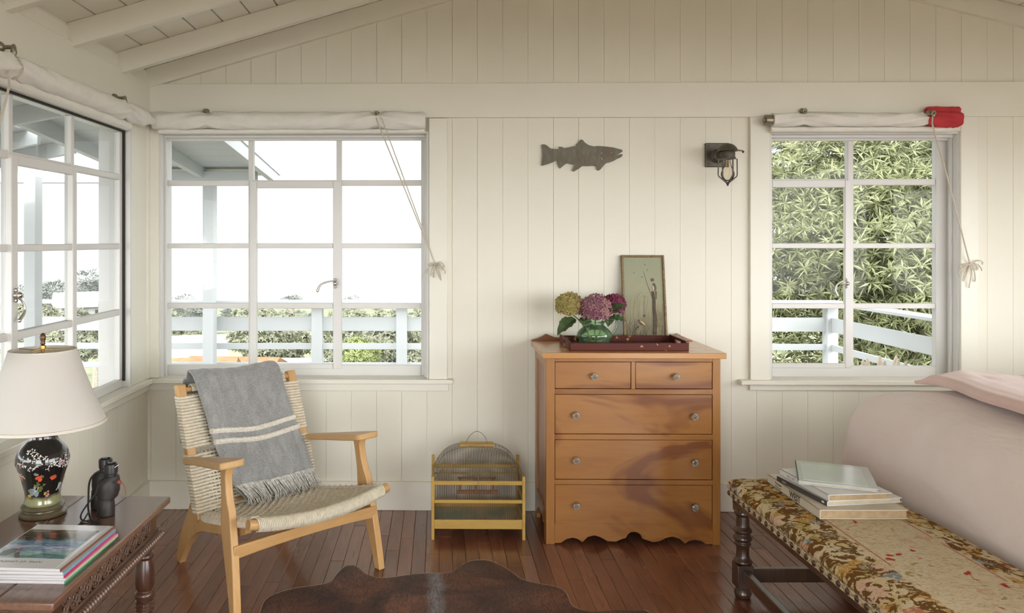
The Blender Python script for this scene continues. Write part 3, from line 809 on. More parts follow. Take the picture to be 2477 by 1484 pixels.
def loft(mb, secs):
    """rectangular sections (centre, half x vector, half y vector)"""
    vs = []
    for c, a, b in secs:
        c, a, b = V(c), V(a), V(b); vs += [c-a-b, c+a-b, c+a+b, c-a+b]
    fs = [(3,2,1,0)]; k = len(secs)
    for i in range(k-1):
        for j in range(4): fs.append((i*4+j, i*4+(j+1) % 4, i*4+4+(j+1) % 4, i*4+4+j))
    fs.append(tuple(range(k*4-4, k*4))); return mb.add(vs, fs)
legp = [(0,.0,.017),(.06,.004,.021),(.14,.012,.027),(.22,.022,.033),(.29,.032,.037),(.335,.036,.037),(.37,.036,.032),(.40,.040,.024),(.44,.044,.020),(.49,.046,.019),(.515,.044,.023),(.532,.040,.032),(.543,.036,.040)]
for s in (-1, 1):
    mb = MB(); loft(mb, [((s*(.332-.045*z), y+.125*z, z-(.004 if z > .5 else 0)), (.0155,0,0), (0,d,0)) for z, y, d in legp])
    mb.build('front_leg', M['oak'], chair, bevel=.005, seg=3)
def yback(z): return lerp(.395, .577, (z-.26)/(.752-.26))
for s in (-1, 1):
    mb = MB()
    out = [(.03,.335),(.03,.285),(.16,.250),(.27,.225),(.36,.207),(.445,.172),(.532,.100),(.612,.010),(.616,.0),(.646,.0),(.640,.03),(.585,.125),(.525,.205),(.478,.262),(.452,.300),(.425,.315),(.385,.252),(.28,.262),(.16,.295)]
    out = [(p.x, p.y) for p in catmull([(a,b,0) for a,b in out], 4, True)]
    mb.prism(out, lambda a, b, q: V((q-s*.12*max(0, .28-b), a, b)), s*.268-.014, s*.268+.014)
    mb.build('rear_leg', M['oak'], chair, bevel=.004, seg=3, sharp=50)
    mb = MB(); w0 = .020
    loft(mb, [((s*.268, yback(z), z), (w0,0,0), (0,.0165,-.004)) for z in (.245,.40,.55,.70,.757)])
    mb.build('back_post', M['oak'], chair, bevel=.006, seg=3)
    # arm paddle
    mb = MB()
    pl = [(-.045,-.055),(-.052,-.02),(-.050,.03),(-.030,.055),(.02,.055),(.12,.048),(.26,.030),(.40,.022),(.468,.022),(.478,.0),(.468,-.022),(.40,-.024),(.26,-.036),(.12,-.052),(.02,-.062),(-.03,-.066)]
    pl = [(p.x, p.y) for p in catmull([(a,b,0) for a,b in pl], 4, True)]
    xc0 = lambda y: s*lerp(.312, .288, max(0, y)/.47)
    pl = [(lerp(.045, .478, (a+.052)/.530), b) for a, b in pl]
    mb.prism(pl, lambda a, b, q: V((xc0(a)+s*(-b)*.86, a, lerp(.560, .480, (a-.03)/.45)+q)), -.026, 0)
    mb.build('armrest', M['oak_y'], chair, bevel=.006, seg=3, sharp=50)
# rails
def frontz(x): return .352-.030*(1-(x/.31)**2)
mb = MB(); P = [V((x, -.062-.012*(1-(x/.31)**2), frontz(x))) for x in [-.318+.636*i/14 for i in range(15)]]
mb.tube(P, [.019]+[.0205]*13+[.019], 10); mb.build('front_rail', M['oak_x'], chair, bevel=.0)
MB().tube([(-.285,.405,.245), (.285,.405,.245)], .015, 10).build('rear_rail', M['oak_x'], chair)
mb = MB(); loft(mb, [((x, .028, .232+.008*(1-(x/.33)**2)), (0,.011,0), (0,0,.024-.004*(1-(x/.33)**2))) for x in [-.33+.66*i/12 for i in range(13)]])
mb.build('stretcher', M['oak_x'], chair, bevel=.004, seg=3)
for z in (.735, .285): MB().tube([(-.27, yback(z), z), (.27, yback(z), z)], .011, 10).build('back_rail', M['oak_x'], chair)
# woven seat: warp cords front to back wrapped round the rails, weft pairs across
def seatz(u, v):     # u -1..1, v 0 front .. 1 rear
    x = u*.3; zf = frontz(x)+.024; zr = .264
    sag = .022*(1-u*u)*math.sin(PI*v)
    return lerp(zf, zr, v**.85)-sag
mb = MB(); nw = 88
for i in range(nw):
    u = -1+2*(i+.5)/nw
    if abs(u) > .955: continue
    P = []
    for j in range(15):
        v = j/14; x = u*lerp(.302, .262, v); y = lerp(-.062-.012*(1-u*u), .405, v)
        P.append((x, y, seatz(u, v)+.0012*math.sin(j*2.6+i*PI)))
    xf, yf, zf = u*.302, -.062-.012*(1-u*u), frontz(u*.302)
    for a in (110, 150, 190, 230, 270): P.insert(0, (xf, yf+.0245*math.cos(math.radians(a)), zf+.0245*math.sin(math.radians(a))))
    for a in (60, 10, -40, -90): P.append((u*.262, .405+.019*math.cos(math.radians(a)), .245+.019*math.sin(math.radians(a))))
    mb.tube(P, .0031, 5)
for j in range(24):
    v = .07+.9*j/23; y = lerp(-.065, .40, v)
    P = []
    for i in range(31):
        u = -1.0+2.0*i/30; P.append((u*lerp(.304,.266,v), y-.012*(1-u*u)*(1-v), seatz(u, v)+(.0042 if (i+j) % 2 else -.002)))
    P = [(P[0][0]-.006, y, P[0][2]-.02)]+P+[(P[-1][0]+.006, y, P[-1][2]-.02)]
    mb.tube(P, .0037, 6)
for s in (-1, 1):   # side edges wrapped
    for j in range(64):
        v = .03+.95*j/63; y = lerp(-.06, .40, v); x = s*lerp(.302,.264,v); z = seatz(.97, v)-.012
        mb.tube([(x-s*.035, y, z+.012), (x-s*.01, y, z+.0145), (x+s*.010, y, z+.004), (x+s*.008, y, z-.012), (x-s*.012, y, z-.02)], .0036, 5)
mb.build('woven_seat', M['cord'], chair)
# woven back: courses from post to post
def backf(x, z): return yback(z)+.012*(1-(x/.27)**2)   # slight hollow
for part, (za, zb) in enumerate(((.513,.714),(.272,.490))):
    mb = MB(); nc = int((zb-za)/.0115)
    for k in range(nc):
        z = lerp(za, zb, (k+.5)/nc); P = []
        for i in range(27):
            x = -.268+.536*i/26; P.append((x, lerp(yback(z)-.0235, backf(x, z)-.017, smooth(.30,.22,abs(x)))+(.0030 if (i//2+k) % 2 else -.0030)*(1 if 2 < i < 24 else 0), z))
        for x, dy in ((.286,-.018),(.293,0),(.286,.018),(.268,.024)): P.append((x, yback(z)+dy, z))
        for i in range(9): x = .25-.5*i/8; P.append((x, backf(x, z)+.014, z))
        for x, dy in ((-.268,.024),(-.286,.018),(-.293,0),(-.286,-.018)): P.append((x, yback(z)+dy, z))
        mb.tube(P, [.0046 if abs(p[0]) < .20 and p[1] < yback(z) else .0060 for p in P], 7, closed=True)
    for i in range(26):
        x = -.222+.444*i/25
        mb.tube([(x, backf(x, z)-.013+(.002 if (j+i) % 2 else -.0015), z) for j, z in enumerate([lerp(za-.004, zb+.002, q/20) for q in range(21)])], .0033, 5)
    if part == 0:
        for i in range(66):
            x = -.222+.444*i/65; z = .735
            mb.tube([(x, yback(z)+.021*math.cos(a), z+.019*math.sin(a)) for a in [math.radians(q) for q in (200,150,90,40,0,-30)]], .0036, 5)
    mb.build('woven_back', M['cord'], chair)

# ---------------------------------------------------------------- throw blanket over the back
throw = empty('throw_blanket', (-.48, 3.05, 0), math.radians(43.5), 'grey wool throw with two cream stripes and a fringe, draped over the armchair back', 'blanket')
path = catmull([(0,.628,.50),(0,.638,.62),(0,.645,.72),(0,.628,.774),(0,.590,.790),(0,.552,.774),(0,.533,.715),(0,.507,.64),(0,.478,.56),(0,.447,.475),(0,.414,.385),(0,.392,.315),(0,.352,.275)], 10)
cum = [0.0]
for a, b in zip(path, path[1:]): cum.append(cum[-1]+(b-a).length)
TOT = cum[-1]
def along(t):
    d = max(0, min(.9999, t))*TOT
    for i in range(len(cum)-1):
        if d <= cum[i+1]:
            f = (d-cum[i])/(cum[i+1]-cum[i]); return path[i].lerp(path[i+1], f)
    return path[-1]
ttop = cum[40]/TOT
def xr_(t):
    if t < ttop: return lerp(-.250, -.228, t/ttop), lerp(.17, .175, t/ttop)
    s = (t-ttop)/(1-ttop)
    return interp(s, [(0,-.228),(.45,-.195),(1,-.105)]), interp(s, [(0,.175),(.45,.218),(1,.268)])
def thr(u, t, off=0.0):
    p = along(t); q = along(t+.004)-along(t-.004); nn = V((0, -q.z, q.y)).normalized()
    if nn.y > 0 and t > ttop: nn = -nn
    x0, x1 = xr_(t); s = max(0, (t-ttop)/(1-ttop))
    wob = .012*math.sin(u*9+t*5)*s+.008*math.sin(u*21-t*9+1)*(.3+s)+.004*math.sin(u*37+t*13)*s+.012*max(0, math.sin(u*6.5+2.1+s*1.5))**3*s
    wob += .012*math.exp(-((u-.47+.10*(s-.6))/.035)**2)*smooth(.5,.7,s)
    crease = -.010*math.exp(-((u-.03-.25*(1-s))/.05)**2)*smooth(.2,.7,s)*0
    drop = .016*math.sin(u*PI)*smooth(0,1,s)*0
    return V((lerp(x0, x1, u)+.004*math.sin(t*14+u*3), p.y, p.z+.006*math.sin(u*7+1)*(1-abs(t-ttop))))+nn*(off+.014+abs(wob)+crease)
mb = MB(); mb.sheet(thr, 56, 90, .006); mb.build('cloth', M['wool'], throw, sharp=0 or 60)
tz = lambda z: next(i for i in range(40, len(path)) if path[i].z < z)
for zc in (.566, .526):
    i = tz(zc); tc_ = cum[i]/TOT
    mb = MB()
    P = [thr(u/40, tc_+.012*math.sin(u/40*PI), .007) for u in range(41)]
    mb.tube(P, [.0105+.0015*(k % 2) for k in range(41)], 8)
    o = mb.build('stripe', M['cream_wool'], throw); o['label'] = 'cream knitted stripe'
mb = MB(); r = random.Random(2)
M['fringe'] = plain('grey_cream_fringe', (.56,.545,.50), .95, var=.35, vscale=90, sheen=.3, spec=.1)
for i in range(120):
    u = (i+.5)/120; p = thr(u, .905, .004+r.uniform(0,.004)); e = thr(u, .995, .005)
    q = V((r.uniform(-.018,.018), -r.uniform(.0,.045), 0))
    tip = e+q; tip.z = seatz(min(.9,abs(tip.x/.28)), min(1,(tip.y+.062)/.467))+.014
    mb.tube([p, p.lerp(e, .5)+V((q.x*.3, -.006, .004)), e+q*.4+V((0,-.004,.004)), tip], [.0026,.0024,.002,.001], 4)
mb.build('fringe', M['fringe'], throw); mb = MB()
for i in range(60):
    u = (i+.5)/60; p = thr(u, .03, .0); mb.tube([p, p+V((r.uniform(-.012,.012), .004, -r.uniform(.04,.06)))], [.0026,.001], 4)
mb.build('fringe', M['fringe'], throw)

# ---------------------------------------------------------------- carved side table
M['darkwood'] = wood('dark_carved_oak', (.18,.10,.063), (.065,.033,.021), 'Y', 1.0, .36, 2.0, fine=.35, coat=.2)
M['darkwood_z'] = wood('dark_turned_oak', (.125,.052,.030), (.040,.016,.010), 'Z', 1.0, .28, 2.0, fine=.25, coat=.4)
M['tabletop'] = wood('worn_table_top', (.20,.105,.065), (.095,.045,.028), 'Y', 1.0, .26, 2.5, fine=.35, coat=.5)
ZT_ = .50
tb = empty('carved_side_table', (-1.117, 2.257, 0), math.radians(-.9), 'dark carved wooden side table with turned legs, under the lamp', 'table')
hw, hl = .2165, .393
for i, (a, b) in enumerate(((-hw,-.075),(-.0745,.07),(.0705,hw))):
    mb = MB(); mb.box(a, b, -hl+.0001*i, hl, ZT_-.022, ZT_); mb.build('top_board', M['tabletop'], tb, bevel=.005, seg=3)
ax = hw-.040; ay = hl-.055
mb = MB(); mb.box(-hw+.012, hw-.012, -hl+.014, hl-.014, ZT_-.032, ZT_-.0225); mb.build('under_moulding', M['darkwood'], tb, bevel=.004)
def carve(mb, fn, L, zc, hgt):
    """interlaced roundels with a petal flower in each, and scrolls between"""
    k = max(3, int(round(L/.062))); pit = L/k
    for i in range(k):
        c = -L/2+pit*(i+.5)
        ring = [fn(c+pit*.40*math.cos(a)*.92, zc+hgt*.40*math.sin(a), .006) for a in [2*PI*q/18 for q in range(18)]]
        mb.tube(ring, .0042, 6, closed=True)
        ring = [fn(c+pit*.14*math.cos(a), zc+hgt*.16*math.sin(a), .006) for a in [2*PI*q/10 for q in range(10)]]
        mb.tube(ring, .0035, 5, closed=True)
        for q in range(6):
            a = 2*PI*q/6; mb.ball(fn(c+pit*.25*math.cos(a), zc+hgt*.26*math.sin(a), .005), .0062, nu=7, nv=5)
        if i < k-1:
            m = c+pit/2
            mb.tube(catmull([fn(m-.012, zc+hgt*.46, .005), fn(m+.004, zc+hgt*.26, .007), fn(m-.002, zc, .008), fn(m-.008, zc-hgt*.26, .007), fn(m+.010, zc-hgt*.46, .005)], 4), .0042, 6)
za, zb_ = .402, ZT_-.033
for s in (-1, 1):
    mb = MB(); X_ = s*ax
    mb.box(X_-s*.022, X_, -ay, ay, za, zb_)
    carve(mb, lambda a, z, q: V((X_+s*q, a, z)), 2*ay-.05, (za+zb_)/2, zb_-za)
    mb.build('carved_apron', M['darkwood'], tb)
    mb = MB(); Y_ = s*ay
    mb.box(-ax, ax, Y_-s*.022, Y_, za, zb_)
    carve(mb, lambda a, z, q: V((a, Y_+s*q, z)), 2*ax-.05, (za+zb_)/2, zb_-za)
    mb.build('carved_apron', M['darkwood'], tb)
    # gadrooned ledge
    mb = MB(); L = 2*(hl-.035); kx = 46
    mb.box(X_-s*.02, X_+s*.022, -L/2, L/2, .372, .402); mb.box(X_-s*.01, X_+s*.012, -L/2, L/2, .402, .410)
    for i in range(kx):
        y = -L/2+L*(i+.5)/kx
        mb.ball((X_+s*.022, y, .388), .0085, nu=8, nv=6, sc=(1.45,.80,1.75)); mb.ball((X_+s*.028, y+L/2/kx, .394), .0035, nu=6, nv=5)
    mb.build('gadroon_moulding', M['darkwood'], tb)
    mb = MB(); L = 2*(hw-.03); kx = 26
    mb.box(-L/2, L/2, s*ay-s*.02, s*ay+s*.026, .372, .402)
    for i in range(kx): mb.ball((-L/2+L*(i+.5)/kx, s*ay+s*.03, .386), .0075, nu=8, nv=6, sc=(.86,1.5,2.0))
    mb.build('gadroon_moulding', M['darkwood'], tb)
turn = [(.022,.372),(.030,.366),(.031,.356),(.024,.350),(.022,.345),(.030,.338),(.031,.330),(.024,.322),(.025,.316),(.029,.300),(.031,.275),(.031,.245),(.028,.228),(.024,.220),(.031,.212),(.032,.204),(.024,.187),(.026,.188),(.033,.182),(.026,.176),(.033,.170),(.026,.164),(.031,.158),(.024,.150),(.028,.142),(.022,.136)]
for sx in (-1, 1):
    for sy in (-1, 1):
        c = V((sx*(ax-.018), sy*(ay-.022), 0))
        mb = MB(); mb.lathe(turn, c, 20)
        mb.box(c.x-.028, c.x+.028, c.y-.028, c.y+.028, .05, .138)
        mb.lathe([(.016,0),(.030,.010),(.031,.035),(.022,.052)], c, 16)
        mb.box(c.x-.028, c.x+.028, c.y-.028, c.y+.028, .372, zb_)
        mb.build('leg', M['darkwood_z'], tb, bevel=.002)
for s in (-1, 1):
    MB().box(s*(ax-.018)-.018, s*(ax-.018)+.018, -ay+.05, ay-.05, .072, .122).build('stretcher', M['darkwood'], tb, bevel=.004)
    MB().box(-ax+.046, ax-.046, s*(ay-.022)-.018, s*(ay-.022)+.018, .072, .122).build('stretcher', M['darkwood'], tb, bevel=.004)

# ---------------------------------------------------------------- lamp
M['brass'] = plain('aged_brass', (.62,.42,.14), .3, 1.0, var=.15, vscale=30)
M['bronze_knob'] = plain('dark_bronze', (.16,.09,.05), .4, .8, var=.2)
n = NT('linen_shade'); vec = n.coord('Object', (1,1,1))
w1 = n.noise(n.coord('Object', (40,40,700)), 1, 2); w2 = n.noise(n.coord('Object', (400,400,20)), 1, 2)
n.col((.80,.775,.725)); n.p(Roughness=.9, Specular_IOR_Level=.15)
tl = n.new('ShaderNodeBsdfTranslucent'); tl.inputs['Color'].default_value = (.80,.76,.68,1)
mx = n.new('ShaderNodeMixShader'); mx.inputs[0].default_value = .28
n.link(n.bsdf.outputs[0], mx.inputs[1]); n.link(tl.outputs[0], mx.inputs[2]); n.link(mx.outputs[0], n.out.inputs['Surface'])
n.bump(w1, .1, .001); M['shade'] = n.mat
n = NT('black_glazed_porcelain'); vec = n.coord('Object')
z = n.sep(vec)[2]
wob = n.math('ADD', z, n.math('MULTIPLY', n.math('SUBTRACT', n.noise(vec, 22, 3), .5), .035))
c = n.ramp(n.math('MULTIPLY', wob, 1/.26), [(.0,(.27,.265,.13)), (.22,(.25,.25,.12)), (.27,(.013,.011,.010)), (1,(.012,.010,.010))])
n.col(c); n.p(Roughness=.12, Coat_Weight=.6, Coat_Roughness=.05); M['porcelain'] = n.mat
M['en_white'] = plain('white_enamel', (.62,.60,.56), .3, var=.1)
M['en_red'] = plain('coral_enamel', (.62,.10,.04), .3, var=.3, vscale=80)
M['en_green'] = plain('olive_enamel', (.10,.12,.035), .35, var=.4, vscale=60)
M['en_grey'] = plain('grey_blue_enamel', (.22,.26,.26), .35, var=.4, vscale=70)
M['en_pink'] = plain('pink_enamel', (.45,.14,.20), .35, var=.4, vscale=70)
M['en_gold'] = plain('ochre_enamel', (.42,.30,.08), .35, var=.3, vscale=70)
M['plinth'] = plain('olive_lacquered_plinth', (.10,.080,.045), .22, var=.3, vscale=20, coat=.4)
LX, LY = -1.237, 2.47
lamp = empty('table_lamp', (LX, LY, ZT_), math.radians(20), 'table lamp with a black flowered porcelain body and a white shade, on the carved table', 'lamp')
lb_ = MB(); lb_.lathe([(.064,0),(.069,.003),(.070,.010),(.066,.015),(.0585,.018),(.0575,.021),(.062,.024),(.0645,.028),(.0625,.032),(.056,.036)], n=48); lb_.build('plinth', M['plinth'], lamp)
vprof = [(.0520,.036),(.0540,.042),(.0520,.052),(.0515,.062),(.0535,.080),(.0585,.102),(.0655,.126),(.0730,.148),(.0775,.163),(.0785,.174),(.0765,.187),(.0715,.200),(.0635,.212),(.0535,.223),(.0462,.232),(.0425,.241),(.0412,.251),(.0440,.262)]
vp = catmull([(a,0,b) for a,b in vprof], 4)
vprof2 = [(p.x, p.z) for p in vp]
body = MB(); body.lathe(vprof2, n=64); body = body.build('body', M['porcelain'], lamp, sharp=60)
def vr(zz): return interp(zz, [(b, a) for a, b in vprof2])
def von(a, zz, off=0.0):
    zz = .06+(zz-.06)*.80
    r_ = vr(zz)+off; return V((r_*math.cos(a), r_*math.sin(a), zz))
def spot(mb, a, zz, r_, m=0, sq=1.0, rnd=None):
    p = von(a, zz, .0002); nn = V((math.cos(a), math.sin(a), 0)); q = von(a, zz+.004)-von(a, zz-.004)
    t = q.normalized(); b = t.cross(nn).normalized(); n2 = b.cross(t)
    if n2.dot(nn) < 0: n2 = -n2
    K = 8; vs = [p+n2*.0008]
    for i in range(K):
        g = 2*PI*i/K; rr = r_*(1 if rnd is None else rnd.uniform(.7, 1.25)); vs.append(p+(b*math.cos(g)+t*math.sin(g)*sq)*rr)
    mb.add(vs, [(0, 1+i, 1+(i+1) % K) for i in range(K)], m)
def twig(mb, pts, r_=.0008, m=0): mb.tube([von(a, z_, .0004) for a, z_ in pts], r_, 4, m=m)
r = random.Random(9)
mb = MB()
for k in range(24):       # blossom branches on the shoulder
    a = 2*PI*k/24+r.uniform(-.15,.15); z_ = r.uniform(.150,.255); da = r.choice((-1,1))
    P = [(a+da*.10*i+r.uniform(-.03,.03), z_+r.uniform(-.004,.012)*i*.4) for i in range(6)]
    P = [(p, max(.135, min(.272, q))) for p, q in P]
    twig(mb, P)
    for p, q in P:
        for i in range(3): spot(mb, p+r.uniform(-.07,.07), max(.13, min(.276, q+r.uniform(-.009,.009))), r.uniform(.0014,.0028))
for k in range(5):
    a = 2*PI*k/5+.55; twig(mb, [(a,.085),(a+.12,.095),(a+.2,.097)], .001); twig(mb, [(a+.1,.094),(a+.13,.115)], .001); twig(mb, [(a+.2,.097),(a+.3,.112)], .001)
mb.build('painted_blossom', M['en_white'], body)
for nm, mt, rows in (('painted_peony', 'en_red', [(.0,.147,.012),(.62,.143,.010),(1.9,.15,.011),(3.0,.145,.012),(4.3,.148,.011),(5.3,.145,.012)]),
                     ('painted_rock', 'en_grey', [(-.35,.10,.013),(-.5,.088,.012),(-.22,.085,.011),(1.2,.095,.014),(1.4,.083,.011),(2.5,.10,.013),(3.8,.09,.013),(4.9,.10,.014),(-.1,.165,.006)]),
                     ('painted_leaves', 'en_green', [(-.05,.125,.007),(-.15,.115,.008),(.05,.108,.008),(-.02,.097,.009),(.2,.118,.005),(.15,.153,.005),(1.7,.12,.008),(1.8,.105,.009),(2.9,.12,.008),(4.2,.12,.008),(5.2,.12,.008)]),
                     ('painted_bud', 'en_pink', [(-.75,.195,.006),(.95,.195,.007),(-1.1,.17,.006),(.42,.075,.008),(2.2,.19,.007),(3.6,.19,.007),(5.0,.19,.007)]),
                     ('painted_bird', 'en_gold', [(-.78,.187,.003),(-.85,.145,.005),(-.95,.14,.004),(.30,.082,.006),(.45,.09,.004),(-.62,.075,.007)])):
    mb = MB()
    for a, z_, s in rows:
        if nm == 'painted_peony' and mb.v: mb.build(nm, M[mt], body); mb = MB()
        for i in range(9): spot(mb, a-1.62+r.uniform(-1,1)*s/.08*.75, z_+r.uniform(-1,1)*s*.7, s*r.uniform(.3,.55), rnd=r)
    mb.build(nm, M[mt], body)
mb = MB(); mb.lathe([(.043,.260),(.045,.263),(.043,.267),(.020,.270),(.010,.276),(.008,.335),(.014,.34),(.014,.375),(.006,.38),(.004,.515),(.009,.517),(.009,.528),(.005,.530)], n=24); mb.build('brass_stem', M['brass'], lamp)
mb = MB()
for s in (-1, 1): mb.tube(catmull([(s*.008,0,.335),(s*.055,0,.38),(s*.062,0,.45),(s*.035,0,.505),(0,0,.517)], 6), .0018, 6)
for k in range(3): mb.tube([(0,0,.512),(.096*math.cos(k*2.094+.4),.096*math.sin(k*2.094+.4),.514)], .0014, 6)
mb.build('harp', M['brass'], lamp)
mb = MB(); mb.lathe([(.004,.530),(.008,.533),(.006,.540),(.0085,.548),(.0095,.556),(.006,.564),(.002,.567)], n=16); mb.build('finial', M['bronze_knob'], lamp)
mb = MB()
def shd(u, v):
    a = 2*PI*u; zz = lerp(.284, .516, v); rr = lerp(.187, .098, v)-.006*math.sin(PI*v)
    return V((rr*math.cos(a), rr*math.sin(a), zz))
N_ = 72
outer = [(lerp(.187,.098,v)-.006*math.sin(PI*v), lerp(.284,.516,v)) for v in [i/14 for i in range(15)]]
inner = [(a-.0015, b) for a, b in reversed(outer)]
mb.lathe(outer+inner+[outer[0]], n=N_, caps=False); sh = mb.build('lamp_shade', M['shade'], lamp, sharp=60)
M['shade_trim'] = plain('ivory_shade_binding', (.72,.67,.58), .85)
for rr, zz in ((.187,.284),(.098,.516)):
    mb = MB(); mb.lathe([(rr+.001,zz-.001),(rr+.0012,zz+(.008 if zz < .4 else -.008)),(rr-.003,zz+(.008 if zz < .4 else -.008)),(rr-.003,zz-.001),(rr+.001,zz-.001)], n=N_, caps=False); mb.build('binding', M['shade_trim'], sh, sharp=60)

# ---------------------------------------------------------------- binoculars
M['rubber'] = plain('black_rubber', (.022,.018,.017), .5, var=.2, vscale=60, bump=.15, bscale=400)
M['blackplastic'] = plain('black_plastic', (.028,.026,.026), .3, var=.1)
M['strap'] = plain('black_strap', (.025,.022,.022), .7, var=.2)
M['redcord'] = plain('brown_red_cord', (.22,.05,.035), .5)
M['silver'] = plain('pale_plastic_tab', (.7,.7,.7), .4)
M['lens'] = plain('dark_lens', (.02,.025,.03), .05)
bn = V((-1.035, 2.462, ZT_)); bf = V((-1.083, 2.528, ZT_)); bc = (bn+bf)/2
bino = empty('binoculars', bc, label='black binoculars standing on end on the carved table beside the lamp', cat='binoculars')
dirn = (bn-bf).normalized(); side = V((0,0,1)).cross(dirn)
for p, s in ((bn, 1), (bf, -1)):
    q = p-bc; e = q-dirn*s*.006+V((.016,.004,0))
    mb = MB(); mb.lathe([(.024,0),(.0268,.003),(.0272,.028),(.0255,.040),(.0245,.050),(.0255,.056)], q, 28)
    mb.build('objective_barrel', M['rubber'], bino)
    mb = MB(); K = 28
    rows = [(.048,q,.0250,.0250),(.058,q.lerp(e,.4),.030,.0255),(.075,q.lerp(e,.5),.034,.027),(.100,q.lerp(e,.55),.034,.027),(.112,q.lerp(e,.7),.031,.025),(.120,e,.024,.021)]
    vs = []
    ed = (e-q); ed.z = 0; ed.normalize(); en = V((-ed.y, ed.x, 0))
    for z_, c, ra, rb in rows:
        for i in range(K):
            a = 2*PI*i/K; vs.append(V((c.x, c.y, 0))+ed*ra*math.cos(a)+en*rb*math.sin(a)+V((0,0,z_)))
    fs = [(j*K+i, j*K+(i+1) % K, (j+1)*K+(i+1) % K, (j+1)*K+i) for j in range(len(rows)-1) for i in range(K)]
    fs += [tuple(reversed(range(K))), tuple(range((len(rows)-1)*K, len(rows)*K))]
    mb.add(vs, fs); mb.build('prism_housing', M['rubber'], bino)
    mb = MB(); mb.lathe([(.018,.116),(.0185,.128),(.0205,.130),(.021,.150),(.0205,.157),(.0165,.159),(.0150,.152),(.0150,.148)], e, 28)
    mb.build('eyepiece', M['blackplastic'], bino)
    MB().lathe([(.0001,.1475),(.0150,.148)], e, 24, caps=False).build('lens', M['lens'], bino)
mb = MB(); mb.box(-.010,.010,-.02,.02,.06,.125); mb.lathe([(.008,.05),(.010,.052),(.010,.135),(.008,.137)], n=16); mb.lathe([(.014,.118),(.015,.120),(.015,.132),(.014,.134)], n=20)
mb.v = [V((.010,.005,0))+p for p in mb.v]; mb.build('bridge', M['blackplastic'], bino)
def lp(px, py, Y): return aY(px, py, Y)-bc
mb = MB()
mb.tube(catmull([lp(247,1140,2.52), lp(226,1150,2.50), lp(216,1170,2.48), lp(214,1205,2.47), lp(214,1235,2.46), aZ(222,1262,ZT_+.004)-bc, aZ(240,1268,ZT_+.004)-bc], 6), .0042, 6, flat=.35)
mb.tube(catmull([lp(258,1165,2.40), lp(238,1178,2.405), lp(231,1195,2.41), lp(212,1220,2.42), aZ(196,1246,ZT_+.012)-bc, aZ(200,1260,ZT_+.004)-bc, aZ(225,1262,ZT_+.004)-bc, aZ(245,1266,ZT_+.004)-bc], 6), .0026, 6)
mb.tube(catmull([aZ(214,1240,ZT_+.02)-bc, aZ(200,1262,ZT_+.004)-bc, aZ(182,1276,ZT_+.003)-bc], 6), .0022, 6)
mb.build('strap', M['strap'], bino)
mb = MB(); mb.tube(catmull([lp(281,1168,2.44), lp(293,1168,2.44), lp(302,1180,2.44), lp(304,1200,2.44)], 6), .0012, 6); mb.ball(lp(288,1167,2.44), .007); mb.build('cord_toggle', M['redcord'], bino)
MB().bar(lp(270,1137,2.46), lp(287,1125,2.46), .004, .002).build('tab', M['silver'], bino)

# ---------------------------------------------------------------- magazines
M['paper'] = plain('magazine_pages', (.62,.61,.62), .7, var=.04, vscale=5)
M['coverwhite'] = plain('white_gloss_cover', (.76,.78,.80), .18, var=.02, coat=.4)
n = NT('seascape_print'); vec = n.coord('Object', (1,1,1))
s_ = n.sep(vec)
band = n.math('ADD', n.math('MULTIPLY', s_[1], 3.6), n.math('MULTIPLY', n.math('SUBTRACT', n.noise(n.coord('Object', (3,14,1)), 6, 5, .6), .5), .45))
band = n.math('ADD', band, .5)
c = n.ramp(band, [(.0,(.10,.16,.24)), (.14,(.22,.36,.46)), (.25,(.05,.20,.17)), (.31,(.36,.55,.50)), (.38,(.10,.20,.42)), (.45,(.55,.62,.68)), (.5,(.08,.16,.36)), (.58,(.22,.40,.48)), (.66,(.06,.055,.045)), (.8,(.12,.09,.05)), (.9,(.25,.20,.15)), (1,(.50,.50,.52))])
n.col(c); n.p(Roughness=.12, Coat_Weight=.5, Coat_Roughness=.05); M['seascape'] = n.mat
M['ink'] = plain('black_ink', (.03,.03,.03), .5)
M['figure'] = plain('printed_grey_figure', (.10,.09,.09), .2)
M['printred'] = plain('printed_red', (.5,.03,.05), .2)
spines = [('green', (.04,.36,.22)), ('cream', (.62,.52,.32)), ('magenta', (.55,.03,.20)), ('teal', (.18,.40,.44)), ('brown', (.22,.08,.06))]
th = .0072; MW, ML = .226, .300
mags = []
def magazine(i, nm, c, z, dx, dy, rz, label):
    rt = empty('magazine', (-.926-MW/2+dx, 1.966+ML/2+dy, z), rz, label, 'magazine', 'magazines stacked on the carved table')
    MB().box(-MW/2, MW/2-.0015, -ML/2, ML/2, .0006, th-.0006).build('pages', M['paper'], rt, bevel=.001)
    sm = plain('spine_'+nm, c, .3, coat=.3)
    mb = MB(); mb.box(MW/2-.0015, MW/2, -ML/2, ML/2, 0, th)
    mb.build('spine', sm, rt)['label'] = nm+' spine'
    mb = MB()
    for zz in (0, th-.0005): mb.box(-MW/2, MW/2-.0016, -ML/2-.0003, ML/2+.0003, zz, zz+.0005)
    mb.build('cover', M['paper'], rt)
    return rt
lab = ['magazine with a green spine at the bottom of the stack on the carved table', 'magazine with a cream spine, second from the bottom of the stack on the carved table',
       'magazine with a magenta spine in the middle of the stack on the carved table', 'magazine with a teal spine just under the top one on the carved table',
       'glossy white magazine with a blue seascape cover and brown spine, topmost on the carved table']
for i, (nm, c) in enumerate(spines):
    rt = magazine(i, nm, c, ZT_+.0002+i*(th+.0001), (.0,.004,.0,-.002,-.008)[i], (.0,.003,-.002,.002,.004)[i], math.radians((-1,-2,-1.2,-1.8,-2.4)[i]), lab[i])
z = th
